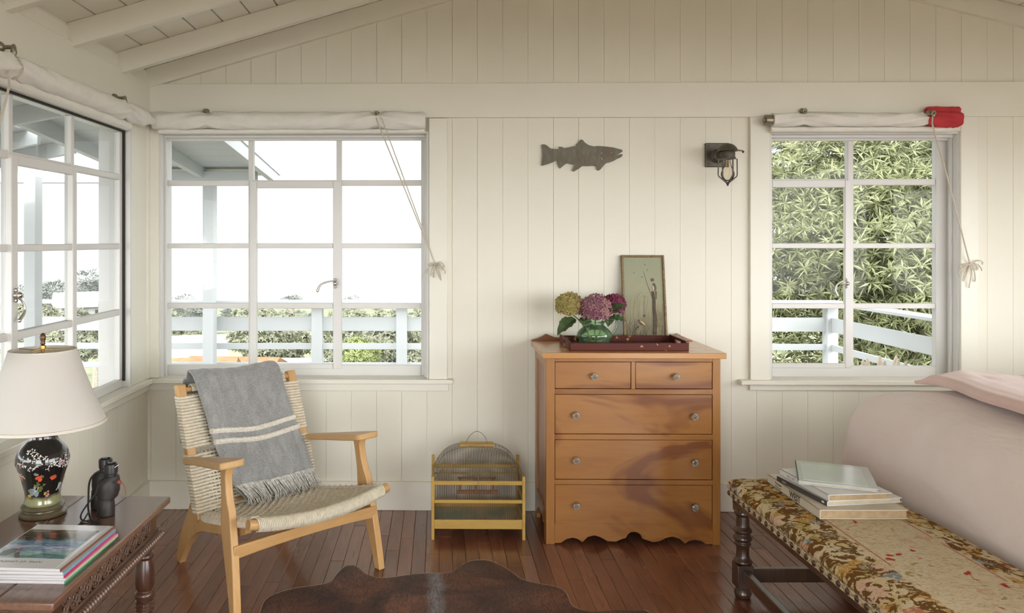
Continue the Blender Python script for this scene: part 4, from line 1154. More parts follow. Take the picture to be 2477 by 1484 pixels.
MB().box(-MW/2, MW/2-.014, -ML/2, ML/2, z, z+.0006).build('front_cover', M['coverwhite'], rt)['label'] = 'white glossy front cover'
MB().box(-MW/2+.003, MW/2-.024, -ML/2+.062, ML/2-.040, z+.0006, z+.0009).build('cover_picture', M['seascape'], rt)['label'] = 'blue and green seascape picture'
mb = MB(); mb.prism([(-.092,-.075),(-.072,-.078),(-.060,-.050),(-.066,-.030),(-.084,-.028),(-.097,-.045)], lambda a, b, q: V((a, b, q)), z+.0009, z+.0011)
mb.prism([(-.060,-.06),(-.040,-.09),(-.030,-.088),(-.052,-.045)], lambda a, b, q: V((a, b, q)), z+.0009, z+.0011)
mb.build('printed_figure', M['figure'], rt)
MB().prism([(-.068,-.040),(-.060,-.036),(-.052,-.020),(-.060,-.024)], lambda a, b, q: V((a, b, q)), z+.0011, z+.0013).build('printed_scarf', M['printred'], rt)
text_mesh('cover_title', 'NIHL UI UIHSNENESIT', .0145, M['ink'], Matrix.Translation((.045,-ML/2+.044,z+.0007)) @ Matrix.Rotation(PI,4,'Z'), rt, shear=.25, extrude=.0001, space=1.15)
# ---------------------------------------------------------------- birdcage
M['cagewood'] = wood('mustard_painted_wood', (.50,.325,.075), (.37,.215,.038), 'X', 1.5, .5, 1.0, fine=.3)
M['cagewire'] = plain('dull_cage_wire', (.20,.17,.12), .45, .7, var=.2)
M['cagebrown'] = plain('brown_perch_wood', (.24,.09,.03), .5, var=.2)
M['cagetray'] = NT('green_painted_tray').mat
n = NT('green_painted_tray'); c = n.ramp(n.noise(n.coord('Object'), 6, 3), [(.4,(.22,.28,.22)), (.52,(.40,.33,.22)), (.7,(.50,.40,.27))]); n.col(c); n.p(Roughness=.6); M['cagetray'] = n.mat
p0, p1 = aZ(1047, 1305, 0), aZ(1267, 1308, 0)
cw = (p1-p0).length/2; cd = .135; yc = (p0.y+p1.y)/2+cd
cage = empty('birdcage', ((p0.x+p1.x)/2, yc, 0), 0, 'mustard yellow wooden birdcage with a wire dome, on the floor beside the chest', 'birdcage')
t = .007
for sx in (-1, 1):
    for sy in (-1, 1):
        MB().box(sx*cw-t, sx*cw+t, sy*cd-t, sy*cd+t, 0, .288 if sy < 0 else .312).build('post', M['cagewood'], cage, bevel=.0015)
def rail(z, h, th, sides='fblr', name='rail', mat='cagewood', inset=0):
    for s, sy in (('f', -1), ('b', 1)):
        if s in sides: MB().box(-cw+t, cw-t, sy*(cd-inset)-th/2, sy*(cd-inset)+th/2, z-h/2, z+h/2).build(name, M[mat], cage, bevel=.001)
    for s, sx in (('l', -1), ('r', 1)):
        if s in sides: MB().box(sx*cw-th/2, sx*cw+th/2, -cd+t, cd-t, z-h/2, z+h/2).build(name, M[mat], cage, bevel=.001)
rail(.258, .018, .012); rail(.174, .015, .011); rail(.222, .008, .008, 'b')
for sy in (-1, 1): MB().box(-cw+t, cw-t, sy*cd-.006, sy*cd+.006, .050, .092).build('base_board', M['cagewood'], cage, bevel=.0015)
for sx in (-1, 1): MB().box(sx*cw-.006, sx*cw+.006, -cd+t, cd-t, .050, .092).build('base_board', M['cagewood'], cage, bevel=.0015)
MB().box(-cw+.008, cw-.008, -cd+.008, cd-.008, .056, .062).build('floor_tray', M['cagetray'], cage)
mb = MB(); wr = .0011
k = 46
for i in range(k):
    x = -cw+.012+(2*cw-.024)*i/(k-1)
    for sy in (-1, 1): mb.tube([(x, sy*cd, .09), (x, sy*cd, .25)], wr, 4, caps=False)
for i in range(26):
    y = -cd+.012+(2*cd-.024)*i/25
    for sx in (-1, 1): mb.tube([(sx*cw, y, .09), (sx*cw, y, .25)], wr, 4, caps=False)
mb.build('wire_mesh', M['cagewire'], cage)
mb = MB(); k = 52
def domez(x): return .262+.140*max(0, 1-abs(x/(cw-.002))**3.0)**.5
for i in range(k):
    x = -cw+.008+(2*cw-.016)*i/(k-1); hz = domez(x); P = []
    for j in range(15):
        a = PI*j/14; P.append((x*(1-.05*math.sin(a)), -cd*math.cos(a)*(.98), .262+(hz-.262)*math.sin(a)**.75))
    mb.tube(P, wr, 4, caps=False)
for y_ in (-.045, .045):
    mb.tube([(x_*.955, y_, .262+(domez(x_)-.262)*math.sqrt(max(0,1-(y_/cd)**2))**.75+.0015) for x_ in [-cw+.008+(2*cw-.016)*q/30 for q in range(31)]], .0012, 5)
for sx in (-1, 1): mb.tube([(sx*(cw-.006), -cd*math.cos(PI*j/14), .262+.03*math.sin(PI*j/14)) for j in range(15)], .0014, 5)
mb.build('wire_dome', M['cagewire'], cage)
mb = MB(); mb.box(-.079, .079, -.030, .030, .388, .404); mb.build('top_block', M['cagewood'], cage, bevel=.002)
mb = MB(); mb.tube(catmull([(-.052,0,.404),(-.035,0,.435),(-.010,0,.456),(.010,0,.457),(.035,0,.438),(.050,0,.404)], 8), .0013, 6); mb.build('handle', M['cagewire'], cage)
mb = MB()
for x in (-.078, -.002, .074): mb.box(x-.005, x+.005, -.02, -.010, .185, .245)
mb.box(-.095, .098, -.024, -.008, .172, .186); mb.tube([(-.09,-.015,.245),(.09,-.015,.245)], .004, 8)
mb.build('perch', M['cagebrown'], cage)
mb = MB(); mb.tube([(0,-cd-.004,.300),(.001,-cd-.006,.262),(-.008,-cd-.008,.238),(-.012,-cd-.008,.232)], .0016, 6); mb.build('latch_hook', M['cagewire'], cage)

# ---------------------------------------------------------------- chest of drawers
M['maple'] = wood('honey_varnished_wood', (.37,.168,.043), (.285,.115,.026), 'X', .8, .30, 1.6, coat=.2, blotch=(.15,.042,.011), bfac=.8, fine=.25)
M['maple_top'] = wood('honey_varnished_top', (.52,.27,.09), (.43,.20,.06), 'X', .8, .26, 1.4, coat=.35, fine=.25)
M['maple_z'] = wood('honey_varnished_stile', (.37,.168,.043), (.29,.12,.028), 'Z', .8, .30, 1.2, coat=.25, fine=.25)
M['maple_side'] = wood('reddish_side_panel', (.33,.12,.035), (.22,.07,.02), 'Z', .8, .32, 1.2, coat=.25)
n = NT('clear_knob_glass'); n.col((.86,.82,.74)); n.p(Roughness=.06, IOR=1.42, Transmission_Weight=.85); M['knobglass'] = n.mat
YF = aZ(1530, 1319, 0).y
fx = lambda px: aY(px, 1000, YF).x
fz = lambda py, px=1530: aY(px, py, YF).z
DX0, DX1 = fx(1321), fx(1743); DYB = YB-.045
ox, oy = (DX0+DX1)/2, YF
chest = empty('chest_of_drawers', (ox, oy, 0), 0, 'honey brown wooden chest of five drawers with glass knobs against the back wall', 'dresser')
def L(mb): mb.v = [p-V((ox, oy, 0)) for p in mb.v]; return mb
X0, X1 = DX0, DX1
zt0 = fz(867); st = fx(1342)-DX0
# sides: frame and panel
for s, xo in ((1, X0), (-1, X1)):
    mb = MB(); a, b = xo, xo+s*.020
    mb.box(a, b, YF+.0205, YF+.075, .0, zt0); mb.box(a, b, DYB-.06, DYB, .0, zt0)
    L(mb).build('side_stile', M['maple_z'], chest, bevel=.0015)
    mb = MB(); mb.box(a, b, YF+.075, DYB-.06, zt0-.05, zt0)
    o = [(YF+.075,.145),(DYB-.06,.145),(DYB-.06,.02),(DYB-.10,.06),(DYB-.16,.085),((YF+DYB)/2,.07),(YF+.17,.085),(YF+.11,.06)]
    mb.prism(o, lambda p, q, d: V((d, p, q)), a, b)
    L(mb).build('side_rail', M['maple'], chest, bevel=.0015)
    L(MB().box(a+s*.007, a+s*.014, YF+.07, DYB-.055, .14, zt0-.045)).build('side_panel', M['maple_side'], chest)
L(MB().box(X0+.02, X1-.02, DYB-.012, DYB-.004, .06, zt0)).build('back_panel', M['maple_side'], chest)
L(MB().box(X0+.02, X1-.02, YF+.03, DYB-.012, .09, .10)).build('bottom_board', M['maple_side'], chest)
for a, b in ((X0, fx(1342)), (fx(1724), X1)): L(MB().box(a, b, YF, YF+.02, 0.0, zt0)).build('front_stile', M['maple_z'], chest, bevel=.002)
rl = [(867,876),(942,955),(1052,1065),(1162,1174)]
for a, b in rl: L(MB().box(fx(1342), fx(1724), YF+.0005, YF+.02, fz(b), fz(a))).build('rail', M['maple'], chest, bevel=.0015)
L(MB().box(fx(1527), fx(1537), YF+.0005, YF+.02, fz(942), fz(876))).build('divider', M['maple_z'], chest, bevel=.0015)
sc_ = [(1342,1271),(1724,1271),(1724,1318.5),(1708,1319),(1698,1312),(1682,1308.5),(1668,1311),(1657,1318),(1645,1307),(1628,1301),(1612,1304),(1597,1312),(1580,1315),(1562,1309),(1554,1306),(1550,1297),(1543,1292),(1534,1290),(1526,1291),(1519,1296),(1514,1305),(1506,1307),(1490,1314),(1470,1313),(1452,1303),(1438,1299),(1422,1303),(1409,1316),(1398,1308),(1385,1305),(1371,1308),(1357,1317.5),(1342,1318)]
mb = MB(); mb.prism([(fx(a), max(fz(b-2.2), .001)) for a, b in sc_], lambda p, q, d: V((p, d, q)), YF+.0005, YF+.02)
L(mb).build('scalloped_apron', M['maple'], chest, bevel=.001, sharp=30)
def drawer(xa, xb, ya, yb, knobs):
    g = .0018; a, b, z1, z0 = fx(xa)+g, fx(xb)-g, fz(ya)-g, fz(yb)+g
    mb = MB(); mb.box(a, b, YF+.003, YF+.021, z0, z1)
    d = L(mb).build('drawer', M['maple'], chest, bevel=.002)
    mb = MB(); mb.box(a+.006, b-.006, YF+.022, DYB-.03, z0+.004, z1-.012)
    L(mb).build('drawer_box', M['maple_side'], d)
    for kx, ky in knobs:
        c = aY(kx, ky, YF)-V((ox, oy, 0))
        R90 = Matrix.Rotation(PI/2, 3, 'X')
        mb = MB(); mb.lathe([(.0065,-.003),(.007,.004),(.0065,.008),(.012,.012),(.0158,.017),(.0165,.021),(.0145,.026),(.009,.0285)], c, 12, mat=R90)
        kb = mb.build('knob', M['knobglass'], d, sharp=20)
        mb = MB(); mb.lathe([(.0026,.0285),(.003,.030),(.0015,.0308)], c, 10, mat=R90); mb.lathe([(.0095,-.003),(.0095,.003),(.007,.0035)], c, 16, mat=R90)
        mb.build('knob_screw', M['bronze_knob'], kb)
drawer(1342, 1527, 876, 942, [(1436,910)]); drawer(1537, 1724, 876, 942, [(1633,911)])
drawer(1342, 1724, 955, 1052, [(1392,1004),(1678,1007)]); drawer(1342, 1724, 1065, 1162, [(1393,1113),(1678,1118)]); drawer(1342, 1724, 1174, 1271, [(1393,1223),(1678,1226)])
YT = YF-.022
tx0, tx1 = aY(1312, 860, YT).x, aY(1758, 860, YT).x; ztop = aY(1530, 854.5, YT).z
L(MB().box(tx0, tx1, YT, YB-.03, zt0, ztop)).build('top', M['maple_top'], chest, bevel=.003, seg=3)
mb = MB(); gy = YB-.045
gl = [(1286,824),(1300,819),(1312,814),(1321,808.5),(1330,812),(1342,817),(1360,818),(1460,818),(1600,818),(1618,816),(1630,811),(1638,807),(1648,813),(1664,820),(1676,824)]
gp = [(aY(a, b, gy).x, max(aY(a, b, gy).z, ztop+.003)) for a, b in gl]
gp += [(gp[-1][0], ztop), (gp[0][0], ztop)]
mb.prism(gp, lambda p, q, d: V((p, d, q)), gy, gy+.014); L(mb).build('back_gallery', M['maple'], chest, bevel=.001)
ZTOP = ztop
# ---------------------------------------------------------------- tray
n = NT('worn_maroon_lacquer'); k = n.noise(n.coord('Object'), 34, 5, .7); k2 = n.noise(n.coord('Object'), 9, 2)
chip = n.math('ADD', k, n.math('MULTIPLY', k2, .45))
c = n.mix((.090,.016,.009), (.52,.28,.11), n.ramp(chip, [(.86,(0,)*3), (.885,(1,)*3)])); n.col(c); n.p(Roughness=.5, Specular_IOR_Level=.25); M['maroon'] = n.mat
M['trayfloor'] = plain('dark_tray_floor', (.030,.018,.020), .35, var=.5, vscale=25, coat=.2)
ty0, ty1 = aZ(1520, 849, ZTOP).y, aZ(1480, 813, ZTOP+.033).y
a = aY(1379, 840, ty0); b = aY(1665, 840, ty0)
tw = b.x-a.x
tray = empty('serving_tray', ((a.x+b.x)/2, (ty0+ty1)/2, ZTOP+.0006), 0, 'worn maroon lacquer tray with handle slots, on top of the chest of drawers', 'tray')
hx, hy, hh = tw/2, (ty1-ty0)/2, .034; tt = .009
MB().box(-hx+.004, hx-.004, -hy+.004, hy-.004, 0, .007).build('base', M['trayfloor'], tray)['label'] = 'dark tray floor'
for s in (-1, 1):
    MB().hexa([(-hx,s*hy-tt/2,0),(hx,s*hy-tt/2,0),(hx,s*hy+tt/2,0),(-hx,s*hy+tt/2,0),(-hx,s*hy-tt/2,hh),(hx,s*hy-tt/2,hh),(hx,s*hy+tt/2,hh),(-hx,s*hy+tt/2,hh)]).build('long_side', M['maroon'], tray, bevel=.002)
    mb = MB(); x0, x1 = s*hx-tt/2, s*hx+tt/2
    mb.box(x0, x1, -hy+.0046, -.045, 0, hh+.006); mb.box(x0, x1, .045, hy-.0046, 0, hh+.006); mb.box(x0, x1, -.045, .045, 0, .013); mb.box(x0, x1, -.045, .045, .029, hh+.006)
    mb.build('end_handle', M['maroon'], tray, bevel=.001)
# ---------------------------------------------------------------- green glass pitcher
M['green_glass'] = thin_glass('green_glass', (.87,.965,.86), 1.5, ((.50,.80,.46), .09))
vz = ZTOP+.0095
vc = aZ(1438, 831, vz)
jug = empty('glass_pitcher', (vc.x, vc.y, vz), 0, 'squat green glass pitcher vase on the maroon tray, holding the hydrangeas', 'vase')
prof = [(.0,.004),(.060,.004),(.066,.0),(.070,.004),(.071,.012),(.075,.022),(.083,.034),(.080,.050),(.066,.068),(.048,.084),(.042,.094),(.046,.104),(.0435,.1045),(.040,.095),(.045,.084),(.062,.068),(.076,.050),(.079,.034),(.071,.022),(.066,.013),(.0,.011)]
pp = [(q.x, q.z) for q in catmull([(a_,0,b_) for a_, b_ in prof], 4)]
mb = MB(); mb.lathe([(max(a_,.0004), b_) for a_, b_ in pp], n=48, caps=False, sy=.9); mb.build('body', M['green_glass'], jug, sharp=60)
mb = MB(); mb.tube(catmull([(.074,-.004,.040),(.092,-.006,.056),(.103,-.008,.082),(.102,-.008,.110),(.090,-.006,.124),(.070,-.004,.118),(.052,0,.104)], 8), [.0075+.0012*math.sin(q) for q in range(49)], 12, flat=.8); mb.build('handle', M['green_glass'], jug, sharp=60)
# ---------------------------------------------------------------- hydrangeas
def petmat(name, c1, c2, c3):
    n = NT(name); g = n.new('ShaderNodeNewGeometry')
    c = n.ramp(g.outputs['Random Per Island'], [(0,c1), (.5,c2), (1,c3)]); n.col(c); n.p(Roughness=.7, Sheen_Weight=.2, Specular_IOR_Level=.2)
    tl = n.new('ShaderNodeBsdfTranslucent'); n.link(c, tl.inputs['Color']); mx = n.new('ShaderNodeMixShader'); mx.inputs[0].default_value = .2
    n.link(n.bsdf.outputs[0], mx.inputs[1]); n.link(tl.outputs[0], mx.inputs[2]); n.link(mx.outputs[0], n.out.inputs['Surface']); return n.mat
M['pet_y'] = petmat('chartreuse_petals', (.36,.33,.10), (.50,.44,.15), (.46,.30,.16))
M['pet_p'] = petmat('mauve_petals', (.26,.10,.15), (.37,.18,.22), (.46,.27,.25))
M['pet_m'] = petmat('magenta_petals', (.16,.028,.07), (.27,.05,.11), (.34,.09,.15))
M['hleaf'] = plain('dark_hydrangea_leaf', (.05,.085,.028), .45, var=.35, vscale=30)
M['hstem'] = plain('green_stem', (.16,.22,.07), .5, var=.2)
def bigleaf(mb, p, d, up, Ln, W, curl=.25):
    d = V(d).normalized(); s = d.cross(V(up)).normalized(); u = s.cross(d)
    def fn(a, b):
        t = b; w_ = W*math.sin(PI*min(1, t**.8))**.8*(1-.15*math.sin(t*40)*.3); x = (a-.5)*2
        return V(p)+d*Ln*t+s*w_*x*.5+u*(abs(x)*w_*.22-curl*Ln*t*t+.004*math.sin(t*24)*abs(x))
    mb.sheet(fn, 7, 16, .0008)
def hydrangea(px, py, Y, R_, mat, seed, label, leaves, n_=150):
    r = random.Random(seed); c = aY(px, py, Y); base = V((vc.x+(c.x-vc.x)*.12, vc.y+(c.y-vc.y)*.1, vz+.014)); rt = empty('hydrangea', base, 0, label, 'flower', None)
    o = c-base; mb = MB()
    for i in range(n_):
        z_ = 1-2*(i+.5)/n_; a = i*2.39996; q = math.sqrt(1-z_*z_); d = V((q*math.cos(a), q*math.sin(a), z_))
        if z_ < -.62: continue
        rr = R_*(1+.10*noise.noise(d*2.2+V((seed,0,0))))*r.uniform(.90, 1.04); p = o+V((d.x*rr, d.y*rr, d.z*rr*.92))
        t1 = d.orthogonal().normalized(); t2 = d.cross(t1); th0 = r.uniform(0, 6.28); s = r.uniform(.011, .0145)
        tilt = (d+rdir(r)*.35).normalized(); t1 = (t1-tilt*t1.dot(tilt)).normalized(); t2 = tilt.cross(t1)
        vs = [p+tilt*.001]; fs = []
        for k in range(4):
            g = th0+k*PI/2
            e = lambda an, l, h: p+(t1*math.cos(an)+t2*math.sin(an))*l+tilt*h
            b0 = len(vs); vs += [e(g-.62, s*.72, .003), e(g-.25, s*1.08, .0055), e(g+.25, s*1.08, .0055), e(g+.62, s*.72, .003), e(g, s*.6, -.0005)]
            fs += [(0, b0, b0+4), (b0, b0+1, b0+4), (b0+1, b0+2, b0+4), (b0+2, b0+3, b0+4), (0, b0+4, b0+3)]
        mb.add(vs, fs)
    mb.ball(o, R_*.86, nu=14, nv=10, sc=(1,1,.9))
    mb.build('flower_head', mat, rt, sharp=0)
    mb = MB(); mb.tube(catmull([(0,0,0), o*.45+V((0,0,.01)), o-V((0,0,R_*.5))], 6), .0032, 8); mb.build('stem', M['hstem'], rt)
    for (lx, ly, LY_, d, Ln, W) in leaves:
        mb = MB(); p = aY(lx, ly, LY_)-base; bigleaf(mb, p, d, (0,-.5,1), Ln, W); mb.build('leaf', M['hleaf'], rt)
vy = vc.y
hydrangea(1377, 740, vy-.02, .062, M['pet_y'], 3, 'yellow green hydrangea bloom, on the left of the green pitcher', [(1392,772,vy-.03,(-.80,-.35,-.42),.115,.072),(1378,772,vy-.015,(-.55,-.1,-.6),.07,.055)])
hydrangea(1441, 748, vy-.055, .069, M['pet_p'], 5, 'dusty mauve hydrangea bloom, in front in the green pitcher', [(1408,768,vy-.02,(.25,-.5,-.5),.07,.06),(1475,765,vy-.03,(-.2,-.4,-.6),.05,.045)])
hydrangea(1484, 738, vy+.045, .052, M['pet_m'], 8, 'deep magenta hydrangea bloom, at the back right of the green pitcher', [(1473,760,vy-.02,(.75,-.25,.65),.088,.060),(1474,772,vy-.02,(.75,-.2,.08),.075,.05)])
# ---------------------------------------------------------------- framed bird picture leaning on the wall
py0, py1 = YB-.075, YB-.006
bl, br = aY(1508, 811, py0), aY(1614, 811, py0)
tl_ = aY(1496, 618.5, py1)
bz = ZTOP+.0004
hgt = math.hypot(tl_.z-bz, py1-py0); lean = math.asin((py1-py0)/hgt)
pic = empty('framed_picture', ((bl.x+br.x)/2, py0, bz), 0, 'narrow framed painting of two small birds in reeds, leaning on the wall behind the tray', 'picture')
pic.rotation_euler.x = -lean
pw2 = (br.x-bl.x)/2
M['gilt'] = plain('dark_gilt_frame', (.17,.115,.055), .45, .3, var=.4, vscale=50)
mb = MB(); fwid = .011; fd = .016
for x0, x1, z0, z1 in ((-pw2,pw2,0,fwid),(-pw2,pw2,hgt-fwid,hgt),(-pw2,-pw2+fwid,fwid,hgt-fwid),(pw2-fwid,pw2,fwid,hgt-fwid)): mb.box(x0, x1, -fd, 0, z0, z1)
fr = mb.build('frame', M['gilt'], pic, bevel=.002)
mb = MB(); nb = 46
for i in range(nb):
    z_ = hgt*(i+.5)/nb
    for s in (-1, 1): mb.ball((s*(pw2-fwid*.5), -fd, z_), .0034, nu=7, nv=5, sc=(1,.8,1.15))
for i in range(24):
    x = -pw2+2*pw2*(i+.5)/24
    for z_ in (fwid*.5, hgt-fwid*.5): mb.ball((x, -fd, z_), .0034, nu=7, nv=5, sc=(1.15,.8,1))
M['giltbead'] = plain('gilt_beads', (.34,.24,.12), .4, .4, var=.3, vscale=80)
mb.build('beading', M['giltbead'], fr)
n = NT('sage_painted_ground'); vec = n.coord('Object'); s_ = n.sep(vec)
c = n.ramp(n.math('MULTIPLY', s_[2], 1/hgt), [(0,(.09,.075,.045)), (.16,(.15,.13,.075)), (.34,(.26,.24,.14)), (.6,(.30,.30,.19)), (1,(.27,.29,.19))])
c = n.mix(c, (.36,.34,.24), n.ramp(n.noise(vec, 14, 4), [(.45,(0,)*3), (.8,(.35,)*3)])); n.col(c); n.p(Roughness=.6); M['canvas_art'] = n.mat
MB().box(-pw2+fwid*.7, pw2-fwid*.7, -.008, -.004, fwid*.7, hgt-fwid*.7).build('painting', M['canvas_art'], pic)
M['art_dark'] = plain('painted_dark_brown', (.085,.068,.042), .6, var=.4, vscale=60)
M['art_reed'] = plain('painted_reeds', (.30,.25,.13), .6, var=.3, vscale=60)
M['art_light'] = plain('painted_pale_pink', (.52,.37,.25), .6, var=.2, vscale=60)
def pt(px, py):      # photograph pixel -> picture plane (x, z)
    u = (px-lerp(1496,1508,(py-618.5)/192.5))/lerp(108,106.5,(py-618.5)/192.5); v = (811-py)/192.5
    return (-pw2+u*2*pw2, v*hgt)
q3 = lambda p, y=-.0083: V((p[0], y, p[1]))
mb = MB(); r = random.Random(4)
def stroke(pts, w0, w1=None, y=-.0083):
    P = catmull([q3(pt(*p), y) for p in pts], 5); mb.tube(P, [lerp(w0, w1 if w1 is not None else w0, i/(len(P)-1)) for i in range(len(P))], 5)
def blob(px, py, w_, h_, ang=0, y=-.0085, th=.25):
    mb.ball(q3(pt(px, py), y), 1.0, nu=14, nv=10, mat=Matrix.Rotation(-math.radians(ang), 3, 'Y') @ Matrix.Diagonal((w_*1.35, .0016, h_*1.35)))
stroke([(1577,700),(1580,715),(1581,740),(1584,765),(1583,795)], .0065, .011); stroke([(1554,655),(1562,680),(1572,705),(1580,722)], .0009, .0016)
blob(1575.5, 674, .0068, .0062); blob(1581, 690, .0072, .0150, 8); stroke([(1585,700),(1586,718)], .004, .0015)
blob(1557, 754.5, .0048, .0045); blob(1550, 770, .0062, .0165, 48); stroke([(1544,778),(1528,793)], .0035, .001)
for a_, b_ in ((1530,658),(1557,640),(1550,667),(1563,652)): blob(a_, b_, .0012, .0028, 25)
for i in range(30):
    x = r.uniform(1514,1603); stroke([(x,808),(x+r.uniform(-5,5),r.uniform(785,800)),(max(1513,min(1604,x+r.uniform(-16,16))),r.uniform(755,790))], .0010, .0003)
mb.build('painted_birds', M['art_dark'], pic)
mb = MB()
cl = lambda v: max(1512, min(1605, v))
for i in range(60):
    x = r.uniform(1515,1603); e = r.uniform(-24,24); stroke([(x,806),(cl(x+e*.3),r.uniform(775,790)),(cl(x+e),r.uniform(740,785))], .0008, .0003, -.0085)
for i in range(9): x = r.uniform(1520,1560); stroke([(x,770),(x+r.uniform(-6,10),720),(cl(x+r.uniform(-5,20)),r.uniform(685,712))], .0005, .0003, -.0085)
for i in range(18): x = r.uniform(1582,1598); stroke([(x,795),(cl(x+r.uniform(-4,8)),762),(cl(x+r.uniform(-6,12)),r.uniform(728,748))], .0008, .0003, -.0085)
mb.build('painted_reeds', M['art_reed'], pic)
mb = MB(); blob(1553, 770, .0030, .0125, 48, -.0100); blob(1559, 757, .0020, .0020, 0, -.0100); blob(1578, 692, .0032, .0105, 8, -.0100); blob(1577, 678, .0018, .0016, 0, -.0100)
mb.build('painted_breast', M['art_light'], pic)

# ---------------------------------------------------------------- fish on the wall
n = NT('weathered_sheet_metal'); vec = n.coord('Object'); k = n.noise(n.coord('Object', (1,1,.3)), 50, 4, .7); k2 = n.noise(vec, 12, 3)
c = n.ramp(k, [(.3,(.12,.11,.08)), (.7,(.20,.185,.14))]); c = n.mix(c, (.14,.085,.05), n.ramp(k2, [(.5,(0,)*3), (.75,(.6,)*3)])); n.col(c); n.p(Roughness=.65, Metallic=.1); M['fishmetal'] = n.mat
fp = [(133,222),(150,218),(175,222),(200,238),(225,260),(250,266),(300,270),(325,264),(315,250),(325,242),(350,246),(375,258),(420,252),(470,240),(505,236),(500,222),(520,205),(545,172),(558,167),(575,174),(600,203),(640,228),(690,240),(740,236),(800,240),(850,246),(900,252),(950,266),(985,274),(998,285),(1000,292),(990,300),(965,316),(942,330),(960,332),(985,322),(999,326),(998,340),(980,358),(940,375),(900,398),(860,413),(830,418),(808,435),(790,455),(765,485),(745,500),(730,497),(720,480),(722,458),(700,450),(660,450),(610,452),(570,450),(530,480),(480,510),(465,508),(462,490),(478,460),(485,440),(440,428),(400,420),(375,440),(330,478),(318,460),(305,425),(300,388),(260,408),(200,430),(150,445),(133,448),(137,400),(143,340),(140,280)]
fpx = [(1280+a/4.423, 300+b/4.423) for a, b in fp]
Yf = YB-.012
fishP = [aY(a, b, Yf) for a, b in fpx]
fc = aY(1408, 378, YB)
fish = empty('fish_wall_ornament', fc, 0, 'flat grey metal trout silhouette hanging on the back wall above the chest of drawers', 'wall ornament')
mb = MB(); mb.prism([(p.x-fc.x, p.z-fc.z) for p in fishP], lambda a, b, d: V((a, d, b)), -.013, -.009); mb.build('fish_body', M['fishmetal'], fish, sharp=0)
mb = MB()
for P in ([(785,300),(770,325)], [(770,362),(800,395)], [(870,312),(890,308)]):
    Q = [aY(1280+a/4.423, 300+b/4.423, Yf-.002)-fc for a, b in P]; mb.tube([Q[0], (Q[0]+Q[1])/2+V((-.002,0,0)), Q[1]], [.0006,.0013,.0006], 5)
mb.build('gill_mark', M['trim'], fish)
mb = MB(); mb.tube([(0,-.009,0),(0,0,0)], .006, 8); mb.build('standoff', M['fishmetal'], fish)
# ---------------------------------------------------------------- wall sconce
M['bronze'] = plain('dark_bronze_metal', (.10,.085,.065), .45, .4, var=.25, vscale=30)
n = NT('clear_bulb_glass'); n.col((.95,.95,.93)); n.p(Roughness=.0, IOR=1.25, Transmission_Weight=1.0)
M['bulb'] = thin_glass('clear_bulb', (.93,.92,.90))
w0 = aY(1733, 376, YB)
scn = empty('wall_sconce', w0, 0, 'dark bronze nautical wall lamp with a caged bulb, beside the right-hand window', 'wall lamp')
mb = MB(); mb.box(-.060,.060,-.016,0,-.060,.060); pl_ = mb.build('back_plate', M['bronze'], scn, bevel=.004)
mb = MB()
for a in (-1,1):
    for b in (-1,1): mb.ball((a*.045,-.016,b*.045), .005, nu=10, nv=6, sc=(1,.6,1))
mb.build('plate_screws', M['bronze'], pl_)
Ry = Matrix.Rotation(PI/2, 3, 'X'); yl = -.155
mb = MB(); mb.lathe([(.036,.012),(.036,.020),(.030,.026),(.026,.030),(.026,.038),(.016,.042),(.014,.10),(.018,.105),(.018,.125)], (0,0,-.006), 28, mat=Ry); mb.build('arm', M['bronze'], scn)
mb = MB(); mb.lathe([(.004,.040),(.018,.038),(.032,.030),(.042,.018),(.048,.004),(.046,.003),(.036,.012),(.024,.018),(.020,.010),(.030,.004),(.034,-.004),(.034,-.026),(.038,-.028),(.038,-.034),(.030,-.036),(.010,-.036)], (.0,yl,.0), 32, caps=False)
mb.build('hood', M['bronze'], scn, sharp=50)
mb = MB(); mb.bar((.030,yl,.010),(.072,yl-.004,.004),.028,.006,w1=.012,h1=.004); mb.ball((.072,yl-.004,.000),.006, nu=8, nv=6); mb.build('hood_latch', M['bronze'], scn, bevel=.001)
mb = MB()
for k in range(4):
    a = k*PI/2+.15; cx, sy = math.cos(a), math.sin(a)
    mb.tube([(.034*cx,yl+.034*sy,-.032),(.048*cx,yl+.048*sy,-.034),(.049*cx,yl+.049*sy,-.110),(.046*cx,yl+.046*sy,-.118),(.006*cx,yl+.006*sy,-.150)], .0033, 6)
mb.ball((0,yl,-.152), .008, nu=10, nv=8); mb.ball((0,yl,-.160), .005, nu=8, nv=6)
mb.build('cage', M['bronze'], scn)
mb = MB(); mb.lathe([(.012,-.036),(.013,-.055),(.022,-.080),(.031,-.100),(.032,-.112),(.026,-.128),(.014,-.138),(.001,-.141)], (0,yl,0), 24, caps=False); mb.build('bulb', M['bulb'], scn, sharp=60)
mb = MB()
for a in (-1, 1): mb.tube([(a*.004,yl,-.04),(a*.009,yl,-.09),(a*.003,yl,-.12)], .0008, 5)
mb.build('filament', M['brass'], scn)
